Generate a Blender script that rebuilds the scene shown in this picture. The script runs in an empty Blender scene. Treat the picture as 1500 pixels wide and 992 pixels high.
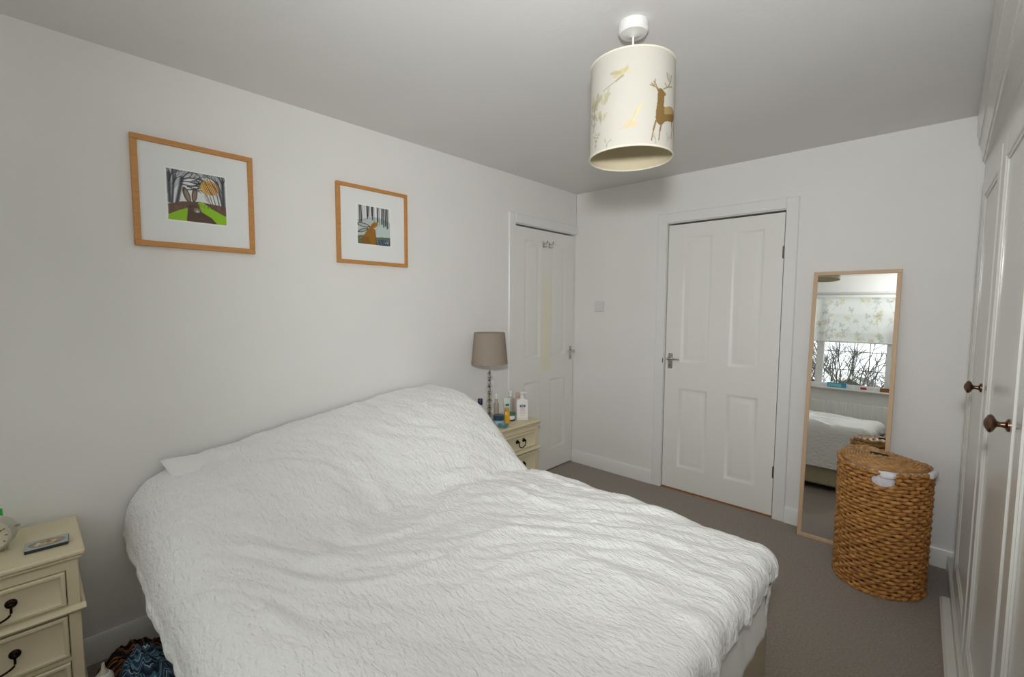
import bpy, math, random
import numpy as np
from mathutils import Vector, Matrix
sc = bpy.context.scene
COL = sc.collection
random.seed(7)
rng = np.random.default_rng(5)
R = math.radians

# ------------------------------------------------------------------ camera
CAM = (2.3258, -3.3002, 1.3911)
yaw, pit, rol = -0.7512, -0.0725, 0.0052
fx = Vector((math.sin(yaw)*math.cos(pit), math.cos(yaw)*math.cos(pit), math.sin(pit)))
r0 = Vector((math.cos(yaw), -math.sin(yaw), 0)); u0 = r0.cross(fx)
rt = math.cos(rol)*r0 + math.sin(rol)*u0
up = -math.sin(rol)*r0 + math.cos(rol)*u0
cd = bpy.data.cameras.new('camera'); cam = bpy.data.objects.new('camera', cd); COL.objects.link(cam)
m = Matrix.Identity(4)
for i in range(3):
    m[i][0] = rt[i]; m[i][1] = up[i]; m[i][2] = -fx[i]; m[i][3] = CAM[i]
cam.matrix_world = m
cd.sensor_width = 36; cd.sensor_fit = 'HORIZONTAL'; cd.lens = 665.6/1500*36
cd.clip_start = 0.02
sc.camera = cam

# ------------------------------------------------------------------ light
FLASH_E, BOUNCE_E, SKY_E = 116, 48, 1.7
H = 2.349            # ceiling height
YW = -4.05           # window wall
XR = 3.05            # right wall (behind the wardrobe)
WX0, WX1, WZ0, WZ1 = 0.55, 2.50, 0.885, 2.14
w = bpy.data.worlds.new('overcast_sky'); sc.world = w; w.use_nodes = True
nt = w.node_tree; nt.nodes.clear()
wo = nt.nodes.new('ShaderNodeOutputWorld'); bg = nt.nodes.new('ShaderNodeBackground')
bg.inputs['Color'].default_value = (0.93, 0.97, 1.0, 1); bg.inputs['Strength'].default_value = SKY_E
nt.links.new(bg.outputs[0], wo.inputs[0])
pl = bpy.data.lights.new('window_portal', 'AREA'); pl.shape = 'RECTANGLE'; pl.size = WX1-WX0; pl.size_y = WZ1-WZ0
pl.cycles.is_portal = True
po = bpy.data.objects.new('window_portal', pl); COL.objects.link(po)
po.location = ((WX0+WX1)/2, YW-0.16, (WZ0+WZ1)/2); po.rotation_euler = (R(90), 0, 0)
po.rotation_euler = (R(-90), 0, R(180))
po.rotation_euler = Vector((0, 1, 0)).to_track_quat('-Z', 'Z').to_euler()
# photographer's flash on top of the camera: the direct beam
def flash(name, loc, aim, ang, energy):
    l = bpy.data.lights.new(name, 'SPOT'); l.spot_size = R(ang); l.spot_blend = 1.0; l.energy = energy
    l.shadow_soft_size = 0.07; l.color = (0.985, 0.995, 1.0)
    o = bpy.data.objects.new(name, l); COL.objects.link(o); o.location = loc
    o.rotation_euler = Vector(aim).to_track_quat('-Z', 'Z').to_euler(); return o
flash('camera_flash', (2.345, -3.32, 1.66), (-0.44, 0.87, 0.15), 122, FLASH_E)
# the head's spill that goes up and back, to the ceiling and the wall behind the camera
flash('camera_flash_spill', (2.345, -3.34, 1.68), (-0.30, -0.35, 0.85), 150, BOUNCE_E)
sc.view_settings.view_transform = 'Standard'; sc.view_settings.look = 'None'
sc.view_settings.exposure = 0.11; sc.view_settings.gamma = 1.0
sc.view_settings.use_curve_mapping = False
sc.cycles.max_bounces = 10; sc.cycles.diffuse_bounces = 8; sc.cycles.transparent_max_bounces = 12

# ------------------------------------------------------------------ materials
def s2l(c):
    if isinstance(c, str):
        c = tuple(int(c[i:i+2], 16)/255 for i in (0, 2, 4))
    return tuple((v/12.92 if v <= 0.04045 else ((v+0.055)/1.055)**2.4) for v in c)

def mat(name, col, rough=0.6, metal=0.0, var=0.0, vscale=8.0, bump=0.0, bscale=60.0, stretch=(1,1,1), spec=0.5,
        sheen=0.0, trans=0.0, attr=None, wave=None):
    m = bpy.data.materials.new(name); m.use_nodes = True
    nt = m.node_tree; b = nt.nodes['Principled BSDF']
    c = s2l(col)
    b.inputs['Base Color'].default_value = (*c, 1)
    b.inputs['Roughness'].default_value = rough; b.inputs['Metallic'].default_value = metal
    b.inputs['Specular IOR Level'].default_value = spec
    if sheen: b.inputs['Sheen Weight'].default_value = sheen
    if trans: b.inputs['Transmission Weight'].default_value = trans
    tc = nt.nodes.new('ShaderNodeTexCoord'); mp = nt.nodes.new('ShaderNodeMapping')
    mp.inputs['Scale'].default_value = stretch
    nt.links.new(tc.outputs['Object'], mp.inputs['Vector'])
    last = None
    if attr:
        a = nt.nodes.new('ShaderNodeAttribute'); a.attribute_name = attr
        nt.links.new(a.outputs['Color'], b.inputs['Base Color']); last = a.outputs['Color']
    if var:
        n = nt.nodes.new('ShaderNodeTexNoise'); n.inputs['Scale'].default_value = vscale
        n.inputs['Detail'].default_value = 5
        nt.links.new(mp.outputs[0], n.inputs['Vector'])
        mr = nt.nodes.new('ShaderNodeMapRange'); mr.inputs['From Min'].default_value = 0.3; mr.inputs['From Max'].default_value = 0.7
        mr.inputs['To Min'].default_value = 1-var; mr.inputs['To Max'].default_value = 1+var
        nt.links.new(n.outputs['Fac'], mr.inputs['Value'])
        mx = nt.nodes.new('ShaderNodeVectorMath'); mx.operation = 'MULTIPLY'
        if last is not None: nt.links.new(last, mx.inputs[0])
        else: mx.inputs[0].default_value = c
        nt.links.new(mr.outputs[0], mx.inputs[1]); nt.links.new(mx.outputs[0], b.inputs['Base Color'])
    if bump:
        n2 = nt.nodes.new('ShaderNodeTexNoise'); n2.inputs['Scale'].default_value = bscale; n2.inputs['Detail'].default_value = 4
        nt.links.new(mp.outputs[0], n2.inputs['Vector'])
        bp = nt.nodes.new('ShaderNodeBump'); bp.inputs['Strength'].default_value = 1.0; bp.inputs['Distance'].default_value = bump
        nt.links.new(n2.outputs['Fac'], bp.inputs['Height']); nt.links.new(bp.outputs[0], b.inputs['Normal'])
    return m

def glass_pane(name, tint=(1, 1, 1), gl=0.06):
    m = bpy.data.materials.new(name); m.use_nodes = True; nt = m.node_tree; nt.nodes.clear()
    o = nt.nodes.new('ShaderNodeOutputMaterial'); t = nt.nodes.new('ShaderNodeBsdfTransparent'); g = nt.nodes.new('ShaderNodeBsdfGlossy')
    t.inputs[0].default_value = (*tint, 1); g.inputs['Roughness'].default_value = 0.02
    x = nt.nodes.new('ShaderNodeMixShader'); f = nt.nodes.new('ShaderNodeLayerWeight'); f.inputs['Blend'].default_value = gl*2
    nt.links.new(f.outputs['Fresnel'], x.inputs[0]); nt.links.new(t.outputs[0], x.inputs[1]); nt.links.new(g.outputs[0], x.inputs[2])
    nt.links.new(x.outputs[0], o.inputs[0]); return m

def translucent(name, col, tr=0.5, attr=None):
    m = bpy.data.materials.new(name); m.use_nodes = True; nt = m.node_tree; nt.nodes.clear()
    o = nt.nodes.new('ShaderNodeOutputMaterial'); d = nt.nodes.new('ShaderNodeBsdfDiffuse'); t = nt.nodes.new('ShaderNodeBsdfTranslucent')
    x = nt.nodes.new('ShaderNodeMixShader'); x.inputs[0].default_value = tr
    c = s2l(col)
    for n in (d, t): n.inputs['Color'].default_value = (*c, 1)
    if attr:
        a = nt.nodes.new('ShaderNodeAttribute'); a.attribute_name = attr
        for n in (d, t): nt.links.new(a.outputs['Color'], n.inputs['Color'])
    nt.links.new(d.outputs[0], x.inputs[1]); nt.links.new(t.outputs[0], x.inputs[2]); nt.links.new(x.outputs[0], o.inputs[0])
    return m

M = {}
M['wall'] = mat('wall_paint', 'e8e7e4', 0.75, bump=0.0006, bscale=90, var=0.012, vscale=3)
M['ceil'] = mat('ceiling_paint', 'dedddb', 0.85, bump=0.0006, bscale=40, var=0.02, vscale=2.5)
M['gloss'] = mat('white_gloss_paint', 'e8e8e5', 0.32, bump=0.0003, bscale=25)
M['door'] = mat('white_door_paint', 'eae9e4', 0.38, bump=0.0004, bscale=30, stretch=(6, 6, 0.6))
M['ward'] = mat('wardrobe_paint', 'd3d2cc', 0.2, bump=0.0002, bscale=14, spec=0.6)
M['gap'] = mat('dark_gap', '2a2825', 0.9)
M['chrome'] = mat('chrome', 'c9c7c2', 0.18, 1.0)
M['hinge'] = mat('hinge_steel', '6e675d', 0.4, 0.8)
M['thresh'] = mat('orange_wood', 'a4683f', 0.5, var=0.15, vscale=20, stretch=(1, 8, 8))
M['oak'] = mat('oak_frame', 'c48a4c', 0.45, var=0.10, vscale=18, stretch=(1, 6, 6))
M['birch'] = mat('birch_frame', 'cdae8c', 0.5, var=0.06, vscale=18, stretch=(8, 8, 0.8))
M['mirror'] = mat('mirror_glass', 'f2f5f3', 0.0, 1.0)
M['mount'] = mat('mount_card', 'eaebea', 0.8)
M['paper'] = mat('print_paper', 'f2f2f0', 0.8)
M['print'] = mat('printed_ink', 'ffffff', 0.6, attr='ink')
M['pglass'] = glass_pane('picture_glass', gl=0.03)
M['cream'] = mat('cream_paint', 'd8ccac', 0.42, bump=0.0003, bscale=30, var=0.02, vscale=6)
M['bronze'] = mat('dark_bronze', '241a14', 0.35, 0.85)
M['knob'] = mat('antique_knob', '6a4f3f', 0.28, 0.9)
M['linen'] = mat('white_cotton', 'f0f0ee', 0.85, bump=0.001, bscale=160, sheen=0.1)
M['divan'] = mat('beige_divan_cloth', 'b4a890', 0.85, bump=0.0008, bscale=300, var=0.04, vscale=60)
M['blackp'] = mat('black_plastic', '151515', 0.4)
M['whitep'] = mat('white_plastic', 'e6e6e4', 0.35)
M['taupe'] = translucent('taupe_shade_cloth', 'a3968a', 0.12)
M['clear'] = bpy.data.materials.new('clear_glass'); M['clear'].use_nodes = True
_b = M['clear'].node_tree.nodes['Principled BSDF']; _b.inputs['Transmission Weight'].default_value = 1; _b.inputs['Roughness'].default_value = 0.02; _b.inputs['IOR'].default_value = 1.5
M['pane'] = glass_pane('window_glass')
M['upvc'] = mat('white_upvc', 'eeeeec', 0.3)
M['lead'] = mat('lead_bar', '5b5d60', 0.5, 0.3)
M['rad'] = mat('radiator_enamel', 'e8e8e4', 0.35)

# ------------------------------------------------------------------ mesh helper
class MB:
    def __init__(s): s.v = []; s.f = []
    def add(s, vs, fs):
        k = len(s.v); s.v += [tuple(p) for p in vs]; s.f += [tuple(i+k for i in f) for f in fs]; return s
    def box(s, x0, x1, y0, y1, z0, z1, b=0.0):
        lo = (min(x0, x1), min(y0, y1), min(z0, z1)); hi = (max(x0, x1), max(y0, y1), max(z0, z1))
        if b <= 0:
            vs = [((hi if i & 1 else lo)[0], (hi if i & 2 else lo)[1], (hi if i & 4 else lo)[2]) for i in range(8)]
            return s.add(vs, [(0, 2, 3, 1), (4, 5, 7, 6), (0, 1, 5, 4), (2, 6, 7, 3), (0, 4, 6, 2), (1, 3, 7, 5)])
        vs = []; idx = {}
        for i in range(8):
            sg = [(1 if i & (1 << a) else -1) for a in range(3)]
            for a in range(3):
                p = []
                for c in range(3):
                    e = hi[c] if sg[c] > 0 else lo[c]
                    p.append(e if c == a else e - sg[c]*b)
                idx[(i, a)] = len(vs); vs.append(p)
        fs = []
        for a in range(3):
            o1, o2 = (a+1) % 3, (a+2) % 3
            for sd in (0, 1):
                q = []
                for (p1, p2) in ((0, 0), (1, 0), (1, 1), (0, 1)):
                    q.append(idx[((sd << a) | (p1 << o1) | (p2 << o2), a)])
                fs.append(tuple(q if sd else q[::-1]))
        for a in range(3):                      # edges along axis a
            o1, o2 = (a+1) % 3, (a+2) % 3
            for p1 in (0, 1):
                for p2 in (0, 1):
                    i0 = (p1 << o1) | (p2 << o2); i1 = i0 | (1 << a)
                    q = [idx[(i0, o1)], idx[(i1, o1)], idx[(i1, o2)], idx[(i0, o2)]]
                    fs.append(tuple(q if p1 != p2 else q[::-1]))
        for i in range(8):
            q = [idx[(i, a)] for a in range(3)]
            fs.append(tuple(q if bin(i).count('1') % 2 else q[::-1]))
        return s.add(vs, fs)
    def lathe(s, prof, n=24, c=(0, 0, 0), axis='z', cap=True, sx=1.0, sy=1.0):
        vs = []; fs = []
        for (r, z) in prof:
            for i in range(n):
                a = 2*math.pi*i/n; p = (r*math.cos(a)*sx, r*math.sin(a)*sy, z)
                if axis == 'x': p = (p[2], p[0], p[1])
                elif axis == 'y': p = (p[1], p[2], p[0])
                vs.append((p[0]+c[0], p[1]+c[1], p[2]+c[2]))
        for j in range(len(prof)-1):
            for i in range(n):
                k = (i+1) % n; fs.append((j*n+i, j*n+k, (j+1)*n+k, (j+1)*n+i))
        if cap:
            fs.append(tuple(range(n))[::-1]); fs.append(tuple((len(prof)-1)*n+i for i in range(n)))
        return s.add(vs, fs)
    def tube(s, pts, r, n=8, closed=False, flat=1.0):
        pts = [Vector(p) for p in pts]; N = len(pts); vs = []; fs = []
        rs = r if isinstance(r, (list, tuple)) else [r]*N
        up_ = Vector((0, 0, 1))
        for i in range(N):
            if closed: t = pts[(i+1) % N]-pts[i-1]
            else: t = pts[min(i+1, N-1)]-pts[max(i-1, 0)]
            if t.length < 1e-9: t = Vector((0, 0, 1))
            t.normalize(); ref = up_ if abs(t.z) < 0.95 else Vector((1, 0, 0))
            a = t.cross(ref).normalized(); b = a.cross(t)
            for k in range(n):
                an = 2*math.pi*k/n; vs.append(pts[i]+a*math.cos(an)*rs[i]*flat+b*math.sin(an)*rs[i])
        for i in range(N if closed else N-1):
            j = (i+1) % N
            for k in range(n):
                l = (k+1) % n; fs.append((i*n+k, i*n+l, j*n+l, j*n+k))
        if not closed: fs.append(tuple(range(n))[::-1]); fs.append(tuple((N-1)*n+k for k in range(n)))
        return s.add(vs, fs)
    def prism(s, poly, d0, d1, plane='xz'):
        """extrude a 2-d polygon between d0 and d1 along the axis the plane leaves out"""
        n = len(poly); vs = []
        for d in (d0, d1):
            for (a, b) in poly:
                vs.append({'xz': (a, d, b), 'yz': (d, a, b), 'xy': (a, b, d)}[plane])
        fs = [tuple(range(n)), tuple(range(n, 2*n))[::-1]] + [(i, i+n, (i+1) % n+n, (i+1) % n) for i in range(n)]
        return s.add(vs, fs)
    def grid(s, P):
        ny, nx = P.shape[:2]; vs = [tuple(p) for p in P.reshape(-1, 3)]
        fs = [(j*nx+i, j*nx+i+1, (j+1)*nx+i+1, (j+1)*nx+i) for j in range(ny-1) for i in range(nx-1)]
        return s.add(vs, fs)
    def build(s, name, m, parent=None, loc=None, rot=None, sharp=35, fix=True):
        me = bpy.data.meshes.new(name); me.from_pydata(s.v, [], s.f); me.update()
        if fix:
            import bmesh
            bm = bmesh.new(); bm.from_mesh(me); bmesh.ops.recalc_face_normals(bm, faces=bm.faces); bm.to_mesh(me); bm.free()
        me.shade_smooth()
        try: me.set_sharp_from_angle(angle=R(sharp))
        except Exception: pass
        if m is not None: me.materials.append(m)
        o = bpy.data.objects.new(name, me); COL.objects.link(o)
        if parent is not None: o.parent = parent
        if loc is not None: o.location = loc
        if rot is not None: o.rotation_euler = rot
        return o

def tag(o, label, cat, group=None):
    o['label'] = label; o['category'] = cat
    if group: o['group'] = group
    return o
def struct(o, label=None, cat=None):
    o['kind'] = 'structure'
    if label: o['label'] = label
    if cat: o['category'] = cat
    return o
def thing(name, label, cat, loc=(0, 0, 0), rot=(0, 0, 0), group=None):
    o = bpy.data.objects.new(name, None); COL.objects.link(o); o.location = loc; o.rotation_euler = rot
    o.empty_display_size = 0.05
    return tag(o, label, cat, group)

# ---- flat print painted on fine grids (ink colours only)
def seg_dist(P, a, b):
    a = np.array(a, float); b = np.array(b, float); d = b-a
    t = np.clip(((P-a)@d)/max(d@d, 1e-12), 0, 1)
    return np.hypot(*(P-(a+t[:, None]*d)).T)
def in_poly(P, poly):
    x, y = P[:, 0], P[:, 1]; c = np.zeros(len(P), bool); n = len(poly)
    for i in range(n):
        x1, y1 = poly[i]; x2, y2 = poly[i-1]
        if y1 == y2: continue
        c ^= ((y1 > y) != (y2 > y)) & (x < (x2-x1)*(y-y1)/(y2-y1)+x1)
    return c
def paint(P, base, shapes):
    C = np.tile(np.array(s2l(base)), (len(P), 1))
    for sh in shapes:
        k = sh[0]
        if k == 'poly': w_ = in_poly(P, sh[1]).astype(float); col, al = sh[2], sh[3]
        elif k == 'line':
            w_ = np.zeros(len(P)); pts, wd = sh[1], sh[2]
            wl = wd if isinstance(wd, (list, tuple)) else [wd]*len(pts)
            for i in range(len(pts)-1):
                hw = (wl[i]+wl[i+1])/4
                w_ = np.maximum(w_, np.clip(1.5-seg_dist(P, pts[i], pts[i+1])/hw, 0, 1))
            col, al = sh[3], sh[4]
        else:
            _, cx, cy, rx, ry, an, col, al = sh
            ca, sa = math.cos(an), math.sin(an); dx, dy = P[:, 0]-cx, P[:, 1]-cy
            q = np.hypot((dx*ca+dy*sa)/rx, (-dx*sa+dy*ca)/ry); w_ = np.clip((1.06-q)/0.12, 0, 1)
        w_ = w_[:, None]*al; C = C*(1-w_)+np.array(s2l(col))*w_
    return C
def set_ink(o, C):
    a = o.data.color_attributes.new('ink', 'FLOAT_COLOR', 'POINT')
    a.data.foreach_set('color', np.hstack([C, np.ones((len(C), 1))]).astype(np.float32).ravel())

# ---- lattice noise on numpy arrays
_perm = rng.permutation(4096); _grad = rng.uniform(0, 2*np.pi, 4096)
def noise2(x, y):
    xi = np.floor(x).astype(int); yi = np.floor(y).astype(int); fx_ = x-xi; fy_ = y-yi
    def g(ix, iy, dx, dy):
        a = _grad[_perm[(ix+_perm[iy & 4095]) & 4095]]; return np.cos(a)*dx+np.sin(a)*dy
    u = fx_**3*(fx_*(fx_*6-15)+10); v = fy_**3*(fy_*(fy_*6-15)+10)
    n00 = g(xi, yi, fx_, fy_); n10 = g(xi+1, yi, fx_-1, fy_); n01 = g(xi, yi+1, fx_, fy_-1); n11 = g(xi+1, yi+1, fx_-1, fy_-1)
    return ((n00*(1-u)+n10*u)*(1-v)+(n01*(1-u)+n11*u)*v)*1.5
def sstep(a, b, x):
    t = np.clip((x-a)/(b-a), 0, 1); return t*t*(3-2*t)

# ================================================================== ROOM SHELL
D2X0, D2X1, DZ = 0.8316, 1.5976, 2.0
D1Y0, D1Y1 = -0.785, -0.015
M['carpet'] = mat('grey_brown_carpet', '92867b', 0.95, var=0.22, vscale=110, bump=0.004, bscale=260, sheen=0.2)
# broad pile shading on top of the fine mottling
_nt = M['carpet'].node_tree
struct(MB().box(-0.1, XR+0.1, YW-0.1, 0.1, -0.1, 0).build('floor', M['carpet']))
struct(MB().box(-0.1, XR+0.1, YW-0.1, 0.1, H, H+0.1).build('ceiling', M['ceil']))
wl = MB(); T = 0.1
wl.box(-T, 0, YW-0.15, D1Y0-0.012, 0, H); wl.box(-T, 0, D1Y0-0.012, D1Y1+0.015, DZ+0.012, H); wl.box(-T, 0, D1Y1+0.012, 0.1, 0, H)
struct(wl.build('wall_left', M['wall']))
wf = MB()
wf.box(0, D2X0-0.012, 0, T, 0, H); wf.box(D2X0-0.012, D2X1+0.012, 0, T, DZ+0.012, H); wf.box(D2X1+0.012, XR+T, 0, T, 0, H)
struct(wf.build('wall_far', M['wall']))
struct(MB().box(XR, XR+T, YW-0.15, 0, 0, H).build('wall_right', M['wall']))
ww = MB(); TW = 0.15
ww.box(0, WX0, YW-TW, YW, 0, H); ww.box(WX1, XR, YW-TW, YW, 0, H)
ww.box(WX0, WX1, YW-TW, YW, 0, WZ0); ww.box(WX0, WX1, YW-TW, YW, WZ1, H)
struct(ww.build('wall_near', M['wall']))
# dark sheets closing the door openings; their colour stands for shade in the gaps
struct(MB().box(D2X0-0.012, D2X1+0.012, T-0.005, T, 0, DZ+0.012).build('dark_backing_1', M['gap']))
struct(MB().box(-T, -T+0.005, D1Y0-0.012, D1Y1+0.012, 0, DZ+0.012).build('dark_backing_2', M['gap']))

def baseboard(name, x0, x1, rot, loc, h=0.105):
    pr = [(0, 0), (-0.016, 0), (-0.016, h-0.012), (-0.009, h), (0, h)]
    b = MB().prism([(p[0], p[1]) for p in pr], x0, x1, 'yz')
    return struct(b.build(name, M['gloss'], None, loc, (0, 0, rot)))
baseboard('baseboard_far', 0.0, D2X0-0.074, 0, (0, 0, 0))
baseboard('baseboard_far_right', D2X1+0.074, XR, 0, (0, 0, 0))
baseboard('baseboard_left', YW, D1Y0-0.08, R(90), (0, 0, 0))
baseboard('baseboard_near', -XR, 0, R(180), (0, YW, 0))

# ---- doors: local x across, local y into the wall
def arch_profile_box(mb, x0, x1, z0, z1): mb.box(x0, x1, -0.017, 0, z0, z1, 0.004)
def make_door(name, wd, handle_left, panels, loc, rot, both=True):
    HGT = 1.988; zb = 0.012; fy = 0.006
    leaf = MB(); leaf.box(0.004, wd-0.004, fy+0.012, fy+0.038, zb, HGT)
    xs = sorted({p[0] for p in panels} | {p[1] for p in panels})
    # stiles, mullion and rails standing around the four panels
    (a0, a1), (b0, b1) = (panels[0][0], panels[0][1]), (panels[1][0], panels[1][1])
    zl0, zl1 = panels[2][2], panels[2][3]; zu0, zu1 = panels[0][2], panels[0][3]
    for (x0, x1) in ((0.004, a0), (a1, b0), (b1, wd-0.004)): leaf.box(x0, x1, fy, fy+0.012, zb, HGT)
    for (x0, x1) in ((a0, a1), (b0, b1)):
        for (z0, z1) in ((zb, zl0), (zl1, zu0), (zu1, HGT)): leaf.box(x0, x1, fy, fy+0.012, z0, z1)
    d = struct(leaf.build(name, M['door'], None, loc, (0, 0, rot)))
    for (x0, x1, z0, z1) in panels:
        p = MB()
        rings = [(0, 0.0), (0.004, 0.001), (0.012, 0.009), (0.022, 0.0105), (0.030, 0.0098), (0.052, 0.003), (0.056, 0.0028)]
        vs = []; fs = []
        for (ins, dp) in rings:
            vs += [(x0+ins, fy+dp, z0+ins), (x1-ins, fy+dp, z0+ins), (x1-ins, fy+dp, z1-ins), (x0+ins, fy+dp, z1-ins)]
        for j in range(len(rings)-1):
            for i in range(4): fs.append((j*4+i, j*4+(i+1) % 4, j*4+4+(i+1) % 4, j*4+4+i))
        k = (len(rings)-1)*4; fs.append((k, k+1, k+2, k+3))
        p.add(vs, fs); p.build('door_panel', M['door'], d, sharp=50)
    # lever handle on a back plate
    hx = 0.042 if handle_left else wd-0.042; sg = 1 if handle_left else -1
    bp = MB().box(hx-0.017, hx+0.017, fy-0.005, fy+0.001, 0.925, 1.04, 0.002).build('back_plate', M['chrome'], d)
    lv = MB(); lv.lathe([(0.011, 0), (0.011, 0.012), (0.008, 0.016), (0.008, 0.04)], 14, (hx, fy-0.045, 1.0), 'y')
    lv.tube([(hx, fy-0.042, 1.0), (hx+sg*0.03, fy-0.044, 1.0), (hx+sg*0.06, fy-0.042, 1.002), (hx+sg*0.082, fy-0.036, 1.0)], [0.008, 0.008, 0.007, 0.0055], 10)
    lv.build('lever', M['chrome'], bp)
    MB().lathe([(0.0045, 0), (0.0045, 0.001)], 12, (hx, fy-0.0062, 0.95), 'y').build('keyhole', M['gap'], bp)
    hxh = wd-0.002 if handle_left else 0.002
    for z in (0.27, 1.70):
        hg = MB().box(hxh-0.008, hxh+0.006, fy-0.006, fy+0.004, z, z+0.075, 0.002)
        hg.lathe([(0.005, z-0.002), (0.005, z+0.077)], 10, (hxh, fy-0.006, 0)); hg.build('hinge', M['hinge'], d)
    return d
W2 = D2X1-D2X0
p2 = [(0.112, 0.322, 0.975, 1.900), (0.452, 0.652, 0.975, 1.900), (0.112, 0.322, 0.18, 0.785), (0.452, 0.652, 0.18, 0.785)]
d2 = make_door('door_2', W2, True, p2, (D2X0, 0, 0), 0)
W1 = D1Y1-D1Y0
def yellow_band(m, cx, hw, z0, z1, col):
    m = m.copy(); m.name = 'yellow_band_door_paint'; nt = m.node_tree; b = nt.nodes['Principled BSDF']
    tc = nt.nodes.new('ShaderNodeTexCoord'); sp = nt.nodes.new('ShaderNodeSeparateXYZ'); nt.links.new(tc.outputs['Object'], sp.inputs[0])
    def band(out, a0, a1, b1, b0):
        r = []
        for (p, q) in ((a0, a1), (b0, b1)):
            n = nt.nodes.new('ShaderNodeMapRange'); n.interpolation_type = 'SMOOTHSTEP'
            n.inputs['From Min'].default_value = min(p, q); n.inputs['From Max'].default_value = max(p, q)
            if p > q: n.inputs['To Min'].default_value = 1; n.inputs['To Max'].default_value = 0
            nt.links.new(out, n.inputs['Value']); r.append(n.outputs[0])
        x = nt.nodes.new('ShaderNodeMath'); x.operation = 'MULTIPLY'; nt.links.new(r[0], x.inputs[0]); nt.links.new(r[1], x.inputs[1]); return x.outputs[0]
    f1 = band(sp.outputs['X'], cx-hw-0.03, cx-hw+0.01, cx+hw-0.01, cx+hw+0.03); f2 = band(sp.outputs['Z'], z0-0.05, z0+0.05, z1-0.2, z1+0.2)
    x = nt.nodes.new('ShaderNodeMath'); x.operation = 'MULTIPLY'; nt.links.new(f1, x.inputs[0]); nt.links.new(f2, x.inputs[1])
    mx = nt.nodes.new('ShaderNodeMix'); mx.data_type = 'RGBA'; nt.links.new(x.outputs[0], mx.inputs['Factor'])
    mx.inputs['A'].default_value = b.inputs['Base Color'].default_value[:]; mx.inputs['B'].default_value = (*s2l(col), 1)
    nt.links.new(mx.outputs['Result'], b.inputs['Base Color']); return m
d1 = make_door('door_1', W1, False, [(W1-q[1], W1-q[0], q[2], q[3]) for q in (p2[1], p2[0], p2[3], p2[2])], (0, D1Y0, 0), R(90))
d1.data.materials[0] = yellow_band(M['door'], W1/2+0.005, 0.05, 0.86, 1.60, 'ebe7d2')  # leaf colour turns yellower in a soft upright band at mid-width
# strike plate on the left jamb of door 2
MB().box(-0.012, -0.006, -0.0185, -0.012, 0.965, 1.0, 0.001).build('strike_plate', M['hinge'], d2)
# robe hooks on the mullion of door 1
hk = W1/2-0.03
for k in range(2):
    x = hk+0.075*k-0.012
    h = MB(); h.box(x-0.011, x+0.011, 0.001, 0.007, 1.855, 1.905, 0.002)
    h.tube([(x, 0.002, 1.885), (x, -0.02, 1.882), (x, -0.035, 1.892), (x, -0.038, 1.905)], 0.005, 8)
    h.tube([(x, 0.002, 1.868), (x, -0.018, 1.856), (x, -0.03, 1.862)], 0.005, 8); h.build('robe_hook', M['chrome'], d1)
# architraves
def architrave(name, wd, loc, rot, right=True, w=0.07):
    a = MB()
    arch_profile_box(a, -w-0.004, -0.004, 0, DZ+0.005+w)
    if right: arch_profile_box(a, wd+0.004, wd+0.004+w, 0, DZ+0.005+w)
    arch_profile_box(a, -0.004, wd+0.004 if right else wd+0.014, DZ+0.005, DZ+0.005+w)
    # jamb lining and stop
    for (x0, x1, z0, z1) in ((-0.012, -0.002, 0, DZ+0.012), (wd+0.002, wd+0.012, 0, DZ+0.012), (-0.012, wd+0.012, DZ+0.001, DZ+0.012)):
        a.box(x0, x1, 0, 0.09, z0, z1)
    return struct(a.build(name, M['gloss'], None, loc, (0, 0, rot)))
architrave('trim_3', W2, (D2X0, 0, 0), 0)
architrave('trim_4', W1, (0, D1Y0, 0), R(90), right=False)
struct(MB().box(D2X0-0.002, D2X1+0.002, 0.002, 0.09, 0, 0.008).build('trim_5', M['thresh']))

# ---- light switch by the corner
t = thing('light_switch', 'small square white light switch on the far wall near the corner', 'switch', (0.248, 0, 1.387))
M['switch'] = mat('switch_plastic', 'd9d9d8', 0.3)
MB().box(-0.043, 0.043, -0.011, 0, -0.043, 0.043, 0.002).build('face_plate', M['switch'], t)
MB().prism([(-0.0125, 0), (-0.0085, 0.0)] if False else [(-0.009, -0.013), (-0.0135, 0.013), (-0.009, 0.013)], -0.008, 0.008, 'yz').build('rocker', M['whitep'], t)

# ================================================================== WINDOW (behind the camera, seen in the mirror)
win = bpy.data.objects.new('window_1', None); COL.objects.link(win); struct(win)
fr = MB(); yo, yi = YW-0.12, YW-0.06
fr.box(WX0, WX1, yo, yi, WZ0, WZ0+0.055, 0.005); fr.box(WX0, WX1, yo, yi, WZ1-0.055, WZ1, 0.005)
fr.box(WX0, WX0+0.055, yo+0.002, yi-0.002, WZ0+0.052, WZ1-0.052, 0.005); fr.box(WX1-0.055, WX1, yo+0.002, yi-0.002, WZ0+0.052, WZ1-0.052, 0.005)
fr.build('window_frame', M['upvc'], win)
muls = [1.20, 1.93]
for mx in muls: MB().box(mx-0.04, mx+0.04, yo+0.004, yi-0.004, WZ0+0.05, WZ1-0.05, 0.005).build('mullion', M['upvc'], win)
edges = [WX0+0.055] + [e for mx in muls for e in (mx-0.04, mx+0.04)] + [WX1-0.055]
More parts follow.
